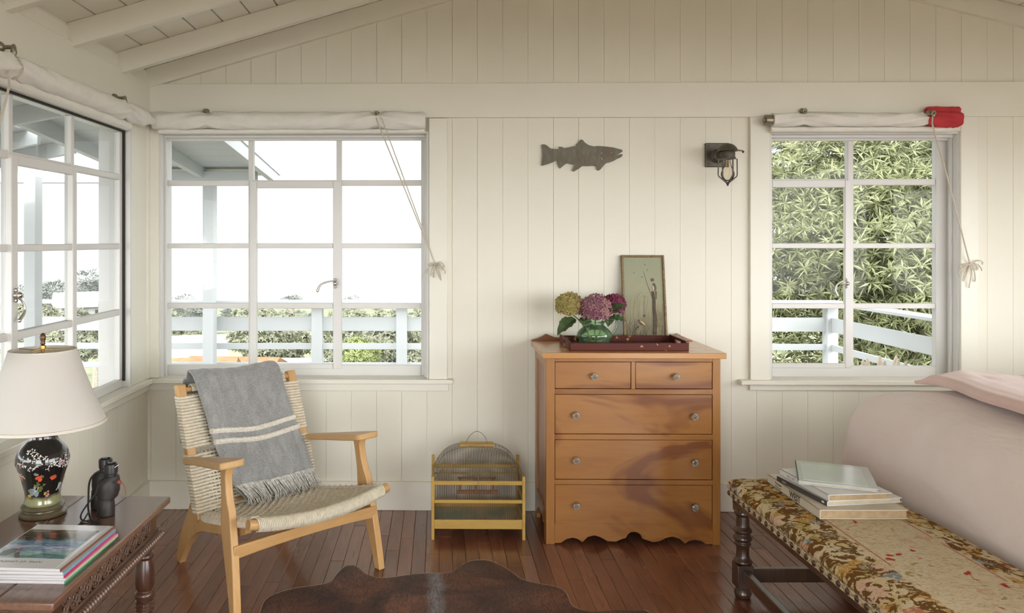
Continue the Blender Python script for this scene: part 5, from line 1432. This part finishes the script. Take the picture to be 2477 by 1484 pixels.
# ---------------------------------------------------------------- needlepoint bench
n = NT('needlepoint'); vec = n.coord('Object'); s_ = n.sep(vec)
wv = n.new('ShaderNodeTexNoise'); n.link(vec, wv.inputs['Vector']); wv.inputs['Scale'].default_value = 26; wv.inputs['Detail'].default_value = 4
mm = n.new('ShaderNodeVectorMath', operation='MULTIPLY_ADD'); n.link(wv.outputs['Color'], mm.inputs[0]); mm.inputs[1].default_value = (.085,.085,.03); n.link(vec, mm.inputs[2])
vo = n.new('ShaderNodeTexVoronoi'); n.link(mm.outputs[0], vo.inputs['Vector']); vo.inputs['Scale'].default_value = 20
cs = n.sep(vo.outputs['Color'])[0]
leafc = n.ramp(cs, [(0,(.14,.080,.033)), (.10,(.60,.50,.31)), (.30,(.54,.42,.21)), (.42,(.46,.25,.055)), (.52,(.60,.50,.32)), (.66,(.38,.30,.09)), (.76,(.44,.17,.11)), (.80,(.58,.38,.27)), (.87,(.20,.24,.27)), (.91,(.56,.46,.26))], 'CONSTANT')
edge = n.new('ShaderNodeTexVoronoi', feature='DISTANCE_TO_EDGE'); n.link(mm.outputs[0], edge.inputs['Vector']); edge.inputs['Scale'].default_value = 24
lf = n.noise(n.coord('Object', (1,1,1)), 25, 5, .62, 1.2)
shade_ = n.noise(n.coord('Object', (1,1,1), (0,0,.6)), 48, 4, .7, 2.0)
leafc = n.mix(leafc, (.62,.54,.36), n.ramp(shade_, [(.50,(0,)*3), (.56,(.62,)*3)]))
leafc = n.mix(leafc, (.36,.20,.06), n.ramp(shade_, [(.36,(.5,)*3), (.42,(0,)*3)]))
border = n.mix((.155,.078,.024), leafc, n.ramp(n.math('ADD', lf, n.math('MULTIPLY', n.math('SUBTRACT', n.noise(vec, 90, 2), .5), .10)), [(.462,(0,)*3), (.482,(1,)*3)]))
vo2 = n.new('ShaderNodeTexVoronoi'); n.link(mm.outputs[0], vo2.inputs['Vector']); vo2.inputs['Scale'].default_value = 30
v2 = n.sep(vo2.outputs['Color'])
flec = n.ramp(v2[1], [(0,(.62,.53,.37)), (.55,(.57,.47,.29)), (.66,(.55,.34,.25)), (.78,(.34,.30,.12)), (.84,(.42,.06,.05)), (.90,(.52,.40,.14)), (.94,(.50,.42,.25))], 'CONSTANT')
st_ = n.noise(n.coord('Object', (1.0,2.4,1)), 42, 4, .7, 1.5)
cent = n.mix((.62,.53,.37), (.40,.31,.17), n.ramp(st_, [(.48,(0,)*3), (.60,(.75,)*3)]))
cent = n.mix(cent, flec, n.ramp(vo2.outputs['Distance'], [(.28,(1,)*3), (.36,(0,)*3)]))
BW, BL = .500, 1.42
ex = n.math('SUBTRACT', BW/2, n.math('ABSOLUTE', s_[0])); ey = n.math('SUBTRACT', BL/2, n.math('ABSOLUTE', s_[1])); ed = n.math('MINIMUM', ex, ey)
edn = n.math('ADD', ed, n.math('MULTIPLY', n.math('SUBTRACT', n.noise(vec, 25, 3), .5), .05))
c = n.mix(border, cent, n.ramp(n.math('MULTIPLY', edn, 4), [(.44,(0,)*3), (.47,(1,)*3)]))
line = n.ramp(n.math('ABSOLUTE', n.math('SUBTRACT', ed, .127)), [(.0018,(1,)*3), (.003,(0,)*3)])
brk = n.ramp(n.noise(vec, 7, 2), [(.42,(0,)*3), (.46,(1,)*3)])
c = n.mix(c, (.42,.055,.05), n.math('MULTIPLY', line, brk))
n.col(c); n.p(Roughness=.95, Specular_IOR_Level=.05)
wvv = n.wave(n.coord('Object', (1,1,0), (0,0,.785)), 330, 0); n.bump(wvv, .18, .0012); M['tapestry'] = n.mat
n = NT('nail_galloon'); vec = n.coord('Object'); k = n.noise(n.coord('Object', (1,1,3)), 60, 3)
n.col(n.ramp(k, [(.46,(.62,.53,.36)), (.56,(.34,.23,.11))])); n.p(Roughness=.9); M['galloon'] = n.mat
M['nailhead'] = plain('dark_bronze_nailhead', (.13,.085,.055), .35, .75, var=.2)
M['walnut'] = wood('dark_turned_walnut', (.085,.045,.026), (.035,.018,.011), 'Z', 1.0, .30, 1.5, coat=.35)
M['walnut_y'] = wood('dark_walnut_stretcher', (.095,.052,.032), (.04,.02,.012), 'Y', 1.0, .28, 1.5, coat=.35)
brz = math.radians(.95)
bfl = aZ(1759, 1176, .41)         # far left corner of the upholstery
cb = V((bfl.x, bfl.y, 0))+Matrix.Rotation(brz, 3, 'Z') @ V((BW/2, -BL/2, 0))
bench = empty('upholstered_bench', cb, brz, 'long bench upholstered in floral needlepoint on dark turned legs, at the foot of the bed', 'bench')
zb, ze, zc_ = .388, .425, .452
def rrect(hx, hy, r_, n_=7):
    out = []
    for cx, cy, a0 in ((hx-r_,hy-r_,0),(-hx+r_,hy-r_,PI/2),(-hx+r_,-hy+r_,PI),(hx-r_,-hy+r_,1.5*PI)):
        for i in range(n_):
            a = a0+PI/2*i/(n_-1); out.append((cx+r_*math.cos(a), cy+r_*math.sin(a)))
    return out
def densify(o, step):
    out = []
    for i, p in enumerate(o):
        q = o[(i+1) % len(o)]; d = math.hypot(q[0]-p[0], q[1]-p[1]); k = max(1, int(d/step))
        for j in range(k): out.append((lerp(p[0],q[0],j/k), lerp(p[1],q[1],j/k)))
    return out
def rings_mesh(mb, rings, cap=True):
    k = len(rings[0]); vs = [p for r_ in rings for p in r_]; fs = []
    for j in range(len(rings)-1):
        for i in range(k): fs.append((j*k+i, j*k+(i+1) % k, (j+1)*k+(i+1) % k, (j+1)*k+i))
    if cap: fs.append(tuple(range((len(rings)-1)*k, len(rings)*k)))
    fs.append(tuple(reversed(range(k))))
    mb.add(vs, fs)
base_o = densify(rrect(BW/2, BL/2, .03), .03)
def inset(o, d): return [(math.copysign(max(abs(x)-d, .0), x), math.copysign(max(abs(y)-d, .0), y)) for x, y in o]
mb = MB(); rings = []
for d, z in ((.004,zb+.012),(-.004,zb+.018),(-.008,ze-.012),(-.006,ze),(.002,ze+.010),(.016,ze+.017),(.045,ze+.022),(.10,zc_+.001),(.17,zc_+.004),(.24,zc_+.005)):
    rings.append([V((x, y, z)) for x, y in inset(base_o, d)])
rings_mesh(mb, rings); mb.build('cushion', M['tapestry'], bench, sharp=70)
mb = MB(); rings_mesh(mb, [[V((x, y, z)) for x, y in inset(base_o, d)] for d, z in ((.006,zb-.012),(-.001,zb-.010),(-.002,zb+.014),(.006,zb+.016))]); mb.build('galloon', M['galloon'], bench, sharp=70)
step = .046; nail0 = None
def nail(x, y, rz):
    global nail0
    if nail0 is None:
        nail0 = MB().ball((0,0,0), .0098, nu=10, nv=6, sc=(.6,1,1)).build('nail', M['nailhead'], bench); q = nail0
    else:
        q = nail0.copy(); COL.objects.link(q); q.parent = bench
    q.location = (x, y, zb+.002); q.rotation_euler.z = rz
for s in (-1, 1):
    k = int(BL/step)
    for i in range(k): nail(s*(BW/2+.002), -BL/2+BL*(i+.5)/k, 0)
    k = int(BW/step)
    for i in range(k): nail(-BW/2+BW*(i+.5)/k, s*(BL/2+.002), PI/2)
lx, ly = BW/2-.042, BL/2-.045
MB().box(-BW/2+.014, BW/2-.014, -BL/2+.014, BL/2-.014, zb-.042, zb-.0125).build('seat_frame', M['walnut_y'], bench, bevel=.003)
bt = [(.020,.345),(.026,.335),(.031,.326),(.031,.318),(.023,.311),(.024,.290),(.0245,.272),(.031,.264),(.035,.256),(.030,.248),(.026,.244),(.034,.236),(.036,.226),(.030,.218),(.027,.214),(.033,.207),(.026,.198),(.023,.185),(.024,.160),(.027,.150),(.034,.142),(.034,.134),(.022,.130)]
for sx in (-1, 1):
    for sy in (-1, 1):
        c = V((sx*lx, sy*ly, 0)); mb = MB(); mb.lathe(bt, c, 24); mb.box(c.x-.030, c.x+.030, c.y-.030, c.y+.030, .042, .130); mb.box(c.x-.028, c.x+.028, c.y-.028, c.y+.028, .326, zb-.0125)
        mb.lathe([(.018,0),(.028,.004),(.032,.018),(.026,.034),(.020,.042)], c, 20); mb.build('leg', M['walnut'], bench, bevel=.002)
    MB().box(sx*lx-.013, sx*lx+.013, -ly+.03, ly-.03, .072, .114).build('stretcher', M['walnut_y'], bench, bevel=.003)
    MB().box(-lx+.03, lx-.03, sx*ly-.013, sx*ly+.013, .060, .112).build('stretcher', M['walnut'], bench, bevel=.003)
# ---------------------------------------------------------------- books on the bench
M['bk_cream'] = plain('cream_book_jacket', (.60,.55,.44), .4, var=.05)
M['bk_tan'] = plain('tan_page_block', (.42,.31,.18), .8, var=.12, vscale=60)
M['bk_pages'] = plain('cream_page_block', (.56,.49,.36), .8, var=.08, vscale=60)
M['bk_black'] = plain('black_spine', (.05,.047,.045), .35)
M['bk_white'] = plain('white_book_jacket', (.68,.68,.66), .3, var=.03)
M['bk_grey'] = plain('grey_blue_gloss_jacket', (.50,.55,.58), .16, var=.04, coat=.5)
M['bk_pale'] = plain('pale_blue_panel', (.60,.66,.72), .14, var=.03, coat=.5)
M['bk_slate'] = plain('slate_spine', (.10,.11,.11), .3)
def book(nl, z, W, D, T, rz_, cover, pages, label, name='hardback_book', spine=None, tilt=(0,0)):
    """nl: near-left bottom corner in the world; spine on the left side"""
    rt = empty(name, (nl.x, nl.y, z), math.radians(rz_), label, 'book', 'books on the bench')
    rt.rotation_euler.x = math.radians(tilt[0]); rt.rotation_euler.y = math.radians(tilt[1])
    MB().box(.004, W-.004, .004, D-.004, .0028, T-.0028).build('pages', M[pages], rt)
    mb = MB(); mb.box(0, W, 0, D, 0, .0028); mb.box(0, W, 0, D, T-.0028, T); mb.box(0, .0032, 0, D, 0, T)
    mb.build('cover', M[cover], rt, bevel=.0008)
    if spine: MB().box(-.0004, .0, .001, D-.001, .0005, T-.0005).build('spine', M[spine], rt)
    return rt
Zs = .4570
p1 = aZ(1983, 1257, Zs)
b1 = book(p1, Zs, .285, .395, .0300, 0.6, 'bk_cream', 'bk_tan', 'thick cream hardback with WEST on its spine, lowest of the books on the bench')
RS = Matrix(((0,0,-1,0),(-1,0,0,0),(0,1,0,0),(0,0,0,1)))    # text plane -> the spine (faces -x, reads from the far end towards the near end)
def spine_text(bk, txt, size, at, zc, mat, bold=0.0):
    return text_mesh('spine_lettering', txt, size, M[mat], Matrix.Translation((-.0006, at, zc)) @ RS, bk, extrude=.0002, bold=bold)
M['ink_brown'] = plain('brown_ink', (.09,.065,.04), .6)
spine_text(b1, 'WEST', .031, .215, .005, 'ink_brown', .0009)
spine_text(b1, 'Photographs', .010, .330, .016, 'ink_brown'); spine_text(b1, 'of the coast', .010, .330, .005, 'ink_brown')
p2 = aZ(2001, 1226, Zs+.0302)
b2 = book(p2, Zs+.0304, .270, .285, .0165, 9, 'bk_white', 'bk_pages', 'slim book with a black spine and white covers, second from the bottom on the bench', spine='bk_black')
spine_text(b2, 'Gardens', .007, .25, .005, 'bk_white')
mb = MB(); mb.ball((0,0,0), 1, nu=12, nv=8, mat=Matrix.Diagonal((.0006,.0075,.0035))); mb.v = [p+V((-.0004,.022,.008)) for p in mb.v]; mb.build('spine_emblem', M['bk_white'], b2)
p3 = aZ(2004, 1214, Zs+.0472)
b3 = book(p3, Zs+.0473, .222, .30, .0215, 6, 'bk_white', 'bk_tan', 'white hardback with grey spine lettering, third from the bottom on the bench')
M['ink_grey'] = plain('grey_ink', (.28,.28,.30), .6)
spine_text(b3, 'STILL LIFE', .012, .25, .006, 'ink_grey')
p4 = aZ(1931, 1172, Zs+.0692)
b4 = book(p4, Zs+.0694, .240, .275, .0120, -22, 'bk_grey', 'bk_pages', 'glossy pale blue book lying askew on top of the pile of books on the bench', spine='bk_slate')
MB().box(.016, .212, .020, .240, .0120, .0124).build('cover_panel', M['bk_pale'], b4)['label'] = 'paler blue cover panel'

# ---------------------------------------------------------------- bed
n = NT('pale_pink_linen'); vec = n.coord('Object'); k = n.noise(vec, 420, 2); k2 = n.noise(n.coord('Object', (1,1,1)), 7, 4)
n.col(n.ramp(k2, [(.3,(.80,.71,.675)), (.7,(.84,.755,.72))])); n.p(Roughness=.9, Sheen_Weight=.25, Specular_IOR_Level=.15); wr_ = n.noise(n.coord('Object', (3.2,1.1,2.2), (0,0,.3)), 3.2, 3, .5, .5)
bn_ = n.bump(k, .12, .001); b2 = n.new('ShaderNodeBump'); n.link(wr_, b2.inputs['Height']); b2.inputs['Strength'].default_value = .35; b2.inputs['Distance'].default_value = .03; n.link(b2.outputs[0], bn_.inputs['Normal']); M['linen'] = n.mat
n = NT('rose_cotton'); n.col(n.ramp(n.noise(n.coord('Object'), 5, 3), [(.3,(.70,.50,.45)), (.7,(.77,.60,.55))])); n.p(Roughness=.9, Sheen_Weight=.3, Specular_IOR_Level=.15); n.bump(n.noise(n.coord('Object'), 300, 2), .12, .001); M['rose'] = n.mat
M['mattress'] = plain('white_mattress', (.7,.69,.66), .9)
bx0_, bx1_, by0_, by1_ = 1.695, XR-.09, 1.62, 3.36
cx_, cy_ = (bx0_+bx1_)/2, (by0_+by1_)/2; hx_, hy_ = (bx1_-bx0_)/2, (by1_-by0_)/2
bed = empty('bed', (cx_, cy_, 0), 0, 'bed with a pale pink linen bedspread hanging to the floor, behind the bench', 'bed')
o_ = densify(rrect(hx_, hy_, .07, 9), .028)
def nrm(x, y):
    ix, iy = abs(x)-(hx_-.07), abs(y)-(hy_-.07); v = V((math.copysign(max(ix,0),x), math.copysign(max(iy,0),y), 0))
    return v.normalized() if v.length > 1e-6 else V((0,0,0))
mb = MB(); rings = []
lev = [(-.014,.012),(-.014,.08),(-.014,.16),(-.014,.24),(-.014,.32),(-.013,.40),(-.012,.47),(-.006,.53),(.0,.58),(.010,.622),(.026,.655),(.050,.683),(.085,.703),(.125,.717),(.18,.730),(.25,.740),(.34,.748),(.45,.752),(.56,.754),(.68,.755)]
for d, z in lev:
    ring = []; z = z if z < .6 else .6+(z-.6)*1.2
    for x, y in o_:
        sx, sy = hx_-max(d,0), hy_-max(d,0)
        px_, py_ = x*sx/hx_, y*sy/hy_; nv = nrm(x, y); per = x*1.0+y*1.3
        sk = smooth(.56, .05, z)
        off = (-d if d < 0 else 0)+sk*(.006*math.sin(per*7+1.5*math.sin(per*3))+.003*math.sin(per*19+2)+.008*max(0,math.sin(per*11+.6))**4)
        corner = smooth(.03, .09, min(hx_-abs(x), 9)*0+0)  # kept flat
        dz = .006*noise.noise(V((px_*22, py_*5, z*3)))*smooth(.6,.7,z)+.010*noise.noise(V((px_*3, py_*2.2, 5)))*smooth(.62,.72,z)
        if abs(abs(x)-hx_) < .075 and abs(abs(y)-hy_) < .075: off += sk*.050
        ring.append(V((px_, py_, z+dz))+nv*off)
    rings.append(ring)
rings_mesh(mb, rings); mb.build('bedspread', M['linen'], bed, sharp=0 or 80)
mb = MB(); mb.box(-hx_+.1, hx_-.1, -hy_+.1, hy_-.1, .30, .60); mb.build('mattress', M['mattress'], bed, bevel=.03, seg=4)
mb = MB(); mb.box(-hx_+.1, hx_-.1, -hy_+.1, hy_-.1, .12, .30)
for sx in (-1,1):
    for sy in (-1,1): mb.box(sx*(hx_-.16)-.03, sx*(hx_-.16)+.03, sy*(hy_-.16)-.03, sy*(hy_-.16)+.03, 0, .12)
mb.build('bed_base', M['walnut_y'], bed)
# folded quilt lying across the bed
qx, qy0, qy1 = 1.90, 1.85, 3.20
quilt = empty('folded_quilt', (qx, qy1, .770), 0, 'rumpled rose pink quilt folded back on top of the bed', 'quilt')
def qs(u, v):
    y = lerp(qy1, qy0, v); wob = .035*math.sin(v*7+.5)+.015*math.sin(v*17)
    sect = [(0.030,.008),(-.004,.014),(-.010,.030),(.006,.044),(.05,.050),(.13,.046),(.22,.056),(.33,.046),(.45,.058),(.60,.048),(.80,.052),(1.0,.046)]
    f = u*(len(sect)-1); i = min(int(f), len(sect)-2); t = f-i
    a, b = sect[i], sect[i+1]; t = t*t*(3-2*t) if 3 < i else t
    x = lerp(a[0], b[0], t); z = lerp(a[1], b[1], t)
    top = smooth(.03, .12, x)
    z += top*(.017*noise.noise(V((x*7+v*2, v*5, 1.3)))+.010*abs(noise.noise(V((x*14-v*6, v*9, 4.1)))))+.012*top*max(0, math.sin(x*15+v*9))**2
    endf = smooth(0,.05,v); z = .004+z*(.25+.75*endf)
    return V((x+wob, y-qy1, z+.010))
qmb = MB(); qmb.sheet(qs, 70, 60, .008); qmb.build('quilt_layer', M['rose'], quilt, sharp=80)
# ---------------------------------------------------------------- cowhide
n = NT('brindle_cowhide'); vec = n.coord('Object')
st = n.noise(n.coord('Object', (2.2,.5,1), (0,0,.35)), 90, 4, .7); bl_ = n.noise(vec, 3.2, 5, .6, .8); b2_ = n.noise(vec, 1.4, 3)
c = n.ramp(bl_, [(.32,(.026,.013,.010)), (.48,(.105,.042,.026)), (.66,(.25,.10,.052))])
c = n.mix(c, (.20,.125,.095), n.ramp(b2_, [(.52,(0,)*3), (.72,(.5,)*3)]))
xs = n.sep(vec); spine_ = n.math('ABSOLUTE', n.math('SUBTRACT', xs[0], n.math('MULTIPLY', n.math('SUBTRACT', n.noise(vec, 6, 3), .5), .06)))
c = n.mix(c, (.26,.25,.27), n.ramp(n.math('MULTIPLY', spine_, 10), [(.1,(.75,)*3), (.42,(0,)*3)]))
c = n.mix(c, (.012,.008,.007), n.ramp(st, [(.46,(0,)*3), (.66,(.8,)*3)])); n.col(c); n.p(Roughness=.6, Sheen_Weight=.05, Specular_IOR_Level=.25); n.bump(st, .5, .003); M['cowhide'] = n.mat
M['hide_edge'] = plain('pale_hide_edge', (.55,.42,.30), .8)
hp = [(618,1500),(628,1484),(640,1455),(665,1438),(712,1424),(770,1416),(800,1408),(815,1390),(832,1373),(852,1368),(868,1376),(884,1389),(912,1398),(945,1398),(985,1392),(1030,1388),(1070,1387),(1092,1385),(1110,1372),(1135,1359),(1160,1356),(1185,1358),(1215,1370),(1240,1386),(1262,1402),(1300,1412),(1345,1420),(1365,1430),(1375,1446),(1382,1462),(1400,1474),(1440,1481),(1490,1478),(1540,1478),(1580,1490)]
HP = [aZ(a, b, .003) for a, b in hp]
HP += [V((.80,2.55,.003)), V((.92,2.3,.003)), V((.72,2.1,.003)), V((.70,1.7,.003)), V((.88,1.35,.003)), V((.55,1.1,.003)), V((.1,1.2,.003)), V((-.4,1.05,.003)), V((-.72,1.35,.003)), V((-.55,1.75,.003)), V((-.56,2.2,.003)), V((-.60,2.55,.003))]
hc = V((aZ(1055, 1430, 0).x, 2.3, 0))
hide = empty('cowhide_rug', hc, 0, 'dark brown brindled cowhide rug with a wavy edge, on the wooden floor', 'rug')
OUT = catmull([p-hc for p in HP], 5, True)
mb = MB(); ctr = V((0,.1,0)); rg = []
for f, z in ((1.0,.0012),(1.0,.0030),(.994,.0052),(.97,.0062),(.85,.0064),(.6,.0064),(.3,.0064),(.05,.0064)): rg.append([V((ctr.x+(p.x-ctr.x)*f, ctr.y+(p.y-ctr.y)*f, z)) for p in OUT])
rings_mesh(mb, rg); mb.build('hide', M['cowhide'], hide, sharp=80)
mb = MB(); mb.tube([V((p.x, p.y, .0022)) for p in OUT], .0021, 5, closed=True); mb.build('hide_edge', M['hide_edge'], hide)['label'] = 'pale cut edge'
# ---------------------------------------------------------------- rolled canvas blinds with cords
M['canvas'] = plain('white_sailcloth', (.80,.785,.73), .85, var=.03, vscale=20, bump=.1, bscale=400)
M['redcanvas'] = plain('red_sailcloth', (.50,.035,.045), .8, var=.1, vscale=20)
M['rope'] = plain('cotton_cord', (.58,.53,.43), .85, var=.12, vscale=200)
M['hook'] = plain('tarnished_hook', (.30,.27,.20), .4, .8, var=.3, vscale=60)
def roll(mb, A, B, r_, ties, seed, droop=0.0, taper=None, n1=150, n2=28, flat=1.0):
    A, B = V(A), V(B); ax = (B-A); Ln = ax.length; d = ax/Ln; s = d.cross(V((0,0,1))).normalized(); u = s.cross(d)
    def fn(a, b):
        th = 2*PI*a; x = b*Ln; rr = r_
        for tx in ties: rr *= 1-.22*math.exp(-((x-tx)/.025)**2)
        if taper: rr *= taper(b)
        w = 0
        for tx in ties: w += math.exp(-abs(x-tx)/.22)*(1-2*abs(math.sin(th*2.5+(x-tx)*17*(1 if x > tx else -1)+seed)))**1*.17
        rr *= 1+w+.07*noise.noise(V((x*9+seed, math.cos(th)*1.6, math.sin(th)*1.6)))+.05*noise.noise(V((x*40+seed, math.cos(th)*4, math.sin(th)*4)))
        if math.sin(th) < -.3: rr *= 1.03
        return A+d*x+s*rr*math.cos(th)*flat+u*rr*math.sin(th)-V((0,0,droop*math.sin(PI*b)))
    mb.grid(fn, n2, n1, closed_u=True)
    for e in (0, 1):
        k = len(mb.v)-n2*(1) if e else len(mb.v)-n2*n1
        mb.f.append(tuple(range(k, k+n2)) if e else tuple(reversed(range(k, k+n2)))); mb.m.append(0)
def hook(mb, p, nn, sc1=1.0):
    """eye plate with a small pulley block"""
    p = V(p); nn = V(nn); sc1 = sc1*1.35
    mb.ball(p, .012*sc1, nu=10, nv=7); mb.tube([p-nn*.0, p+nn*.03*sc1], .0045*sc1, 8)
    q = p+nn*.03*sc1; t = V((0,0,1)).cross(nn)
    mb.tube([q+t*.009*math.cos(a)+V((0,0,.012*math.sin(a)-.006)) for a in [2*PI*i/12 for i in range(12)]], .003*sc1, 6, closed=True)
    mb.ball(q+V((0,0,-.016)), .009*sc1, nu=10, nv=7, sc=(.7,.7,1.2))
def knot(mb, p, seed, r_=.0024, n_=13, w=.055, h=.075, nn=V((0,-1,0))):
    r = random.Random(seed); p = V(p); t = V((0,0,1)).cross(nn); t = -t if t.x < 0 else t
    mb.tube([p+t*.010*math.cos(a)+nn*.006*math.sin(a)+V((0,0,.004*math.sin(2*a))) for a in [2*PI*i/14 for i in range(14)]], r_*1.5, 6, closed=True)
    for i in range(n_):
        a = math.radians(lerp(-170, 5, i/(n_-1))+r.uniform(-14, 14)); ln = r.uniform(.6, 1.15)*(h if -150 < math.degrees(a) < -50 else w)
        d = t*math.cos(a)+V((0,0,math.sin(a))); bow = nn*r.uniform(.008,.022); arch = V((0,0,r.uniform(.006,.018)))
        e = p+d*ln+V((0,0,-.010*r.random()))
        if i % 3 == 0: P = [p, p+d*ln*.5+bow+arch, e+bow*.4, p+d*ln*.55+t*r.uniform(-.012,.012)+bow*.6-arch*.5, p]
        else: P = [p, p+d*ln*.5+bow+arch, e+bow*.3, e+V((r.uniform(-.004,.004),0,-.012))]
        mb.tube(catmull(P, 6), r_, 5)
# blind over the left window
XBl = XL+.068
A = aX(-160, 128, XBl); B = aX(362, 301, XBl)
B = V((XBl, YB-.130, 1.945)); A = V((XBl, 1.75, 1.918))
ya_t = aX(300, 262, XBl).y; ya_t2 = aX(30, 150, XBl).y
bl1 = empty('rolled_blind', B, 0, 'long rolled white canvas blind over the left window, tied up with cords', 'blind', 'rolled canvas blinds')
mb = MB(); roll(mb, A-B, V((0,0,0)), .041, [ya_t-A.y, ya_t2-A.y, .4], 3, taper=lambda b: .45+.55*smooth(1.0,.93,b)); mb.build('canvas_roll', M['canvas'], bl1, sharp=0 or 80)
mb = MB(); mb.tube([V((-.022,A.y-B.y,-.055)), V((-.022,ya_t+.10-B.y,-.060))], .021, 14); mb.build('batten', M['canvas'], bl1)
mb = MB()
for y in (ya_t, ya_t2):
    mb = MB(); hook(mb, V((XL+.024, y, 1.995))-B, (1,0,0), 1.2); mb.build('hook', M['hook'], bl1)
mb = MB(); p = V((XL+.055, ya_t2, 1.975))-B
mb.tube([V((XL+.04, ya_t, 1.985))-B, p], .0022, 6)
mb.tube([p, aX(22, 210, XL+.125)-B, aX(3, 285, XL+.14)-B, aX(-25, 370, XL+.14)-B, aX(-60,480,XL+.12)-B], .0042, 6)
for y in (ya_t2,): mb.tube([V((XBl+.036*math.cos(a), y, 1.925+.036*math.sin(a)))-B for a in [2*PI*i/16 for i in range(16)]], .003, 6, closed=True)
mb.build('cord', M['rope'], bl1)
# blind over the back window
YR_ = YB-.068
A = aY(371, 292, YR_); B = aY(1029, 292, YR_)
bl2 = empty('rolled_blind', A, 0, 'rolled white canvas blind with two thin cords, over the back window behind the armchair', 'blind', 'rolled canvas blinds')
t1, t2 = aY(500, 292, YR_).x-A.x, aY(912, 292, YR_).x-A.x
mb = MB(); roll(mb, (0,0,0), B-A, .043, [t1, t2], 8, taper=lambda b: .92+.08*smooth(0,.02,b)*smooth(1,.98,b)); mb.build('canvas_roll', M['canvas'], bl2, sharp=80)
mb = MB(); mb.tube([V((.02,.018,-.052)), V(((B-A).x-.004,.018,-.052))], .012, 12); mb.build('batten', M['canvas'], bl2)
mb = MB(); h1, h2 = aY(500, 270, YB-.02)-A, aY(911, 276, YB-.05)-A
hook(mb, h1, (0,-1,0), .9); mb.build('hook', M['hook'], bl2); mb = MB(); hook(mb, h2, (0,-1,0), 1.0); mb.build('hook', M['hook'], bl2)
mb = MB(); kn = aY(1053, 640, YB-.045)-A
mb.tube([h1+V((0,-.03,-.01)), h2+V((0,-.03,-.01))], .0018, 6)
for px, py in ((911,290),(924,288)):
    mb.tube([h2+V((0,-.03,-.012)), aY(px, py, YB-.115)-A, aY(lerp(px,1053,.5), lerp(py,640,.5), YB-.10)-A, aY(lerp(px,1053,.93), lerp(py,640,.93), YB-.055)-A, kn], .0028, 6)
mb.build('cord', M['rope'], bl2)
mb = MB(); knot(mb, kn, 4); mb.tube([kn+V((0,.02,.004)), kn+V((0,.0,.0))], .006, 8); mb.build('cord_bundle', M['rope'], bl2)
# blind over the right window with a red end
A = aY(1868, 290, YR_); B = aY(2246, 289, YR_); E = aY(2321, 289, YR_)
bl3 = empty('rolled_blind', A, 0, 'rolled white canvas blind with a red end, over the right-hand window', 'blind', 'rolled canvas blinds')
t1 = aY(1942, 290, YR_).x-A.x
mb = MB(); roll(mb, (0,0,0), B-A, .033, [t1, (B-A).x-.01], 15); mb.build('canvas_roll', M['canvas'], bl3, sharp=80)
mb = MB(); mb.tube([V((-.035,0,-.002)), V((0,0,-.002))], .026, 16); mb.tube([V((-.042,0,-.002)), V((-.030,0,-.002))], .013, 14); mb.build('dowel', M['hook'], bl3)
mb = MB(); mb.tube([V((.0,.02,-.045)), V(((E-A).x-.03,.02,-.045))], .014, 12); mb.build('batten', M['canvas'], bl3)
mb = MB(); roll(mb, B-A+V((-.012,-.001,0)), E-A, .036, [.0], 21, n1=60); mb.build('red_end', M['redcanvas'], bl3, sharp=80)
u0, u1 = aY(2240, 268, YB-.05)-A, aY(2319, 268, YB-.05)-A
mb = MB(); roll(mb, u0, u1, .020, [.0], 31, n1=50); mb.build('red_flap', M['redcanvas'], bl3, sharp=80)
mb = MB(); h1, h2 = aY(1940, 268, YB-.022)-A, aY(2247, 274, YB-.075)-A
hook(mb, h1, (0,-1,0), .8); mb.build('hook', M['hook'], bl3); mb = MB(); hook(mb, h2, (0,-1,0), .9); mb.build('hook', M['hook'], bl3)
mb = MB(); kn = aY(2347, 640, YB-.03)-A
mb.tube([h1+V((0,-.03,-.01)), h2+V((0,-.02,-.01))], .0018, 6)
mb.tube([h2+V((0,-.03,-.012)), aY(2255, 300, YB-.125)-A, aY(2300, 460, YB-.10)-A, aY(2340, 615, YB-.05)-A, kn], .0036, 7)
mb.build('cord', M['rope'], bl3)
mb = MB(); knot(mb, kn, 12, .003, 9, .062, .085); mb.tube([kn+V((0,.02,.004)), kn], .006, 8); mb.build('cord_bundle', M['rope'], bl3)
# ---------------------------------------------------------------- sun behind the house
sl = bpy.data.lights.new('sun', 'SUN'); so = bpy.data.objects.new('sun', sl); COL.objects.link(so)
sd = V((.62,.55,-.60)).normalized()
so.rotation_euler = sd.to_track_quat('-Z', 'Y').to_euler(); so.location = (-4,-6,8)
sl.energy = 3.6; sl.angle = math.radians(3); sl.color = (1,.93,.83)
sc.view_settings.exposure = -.12
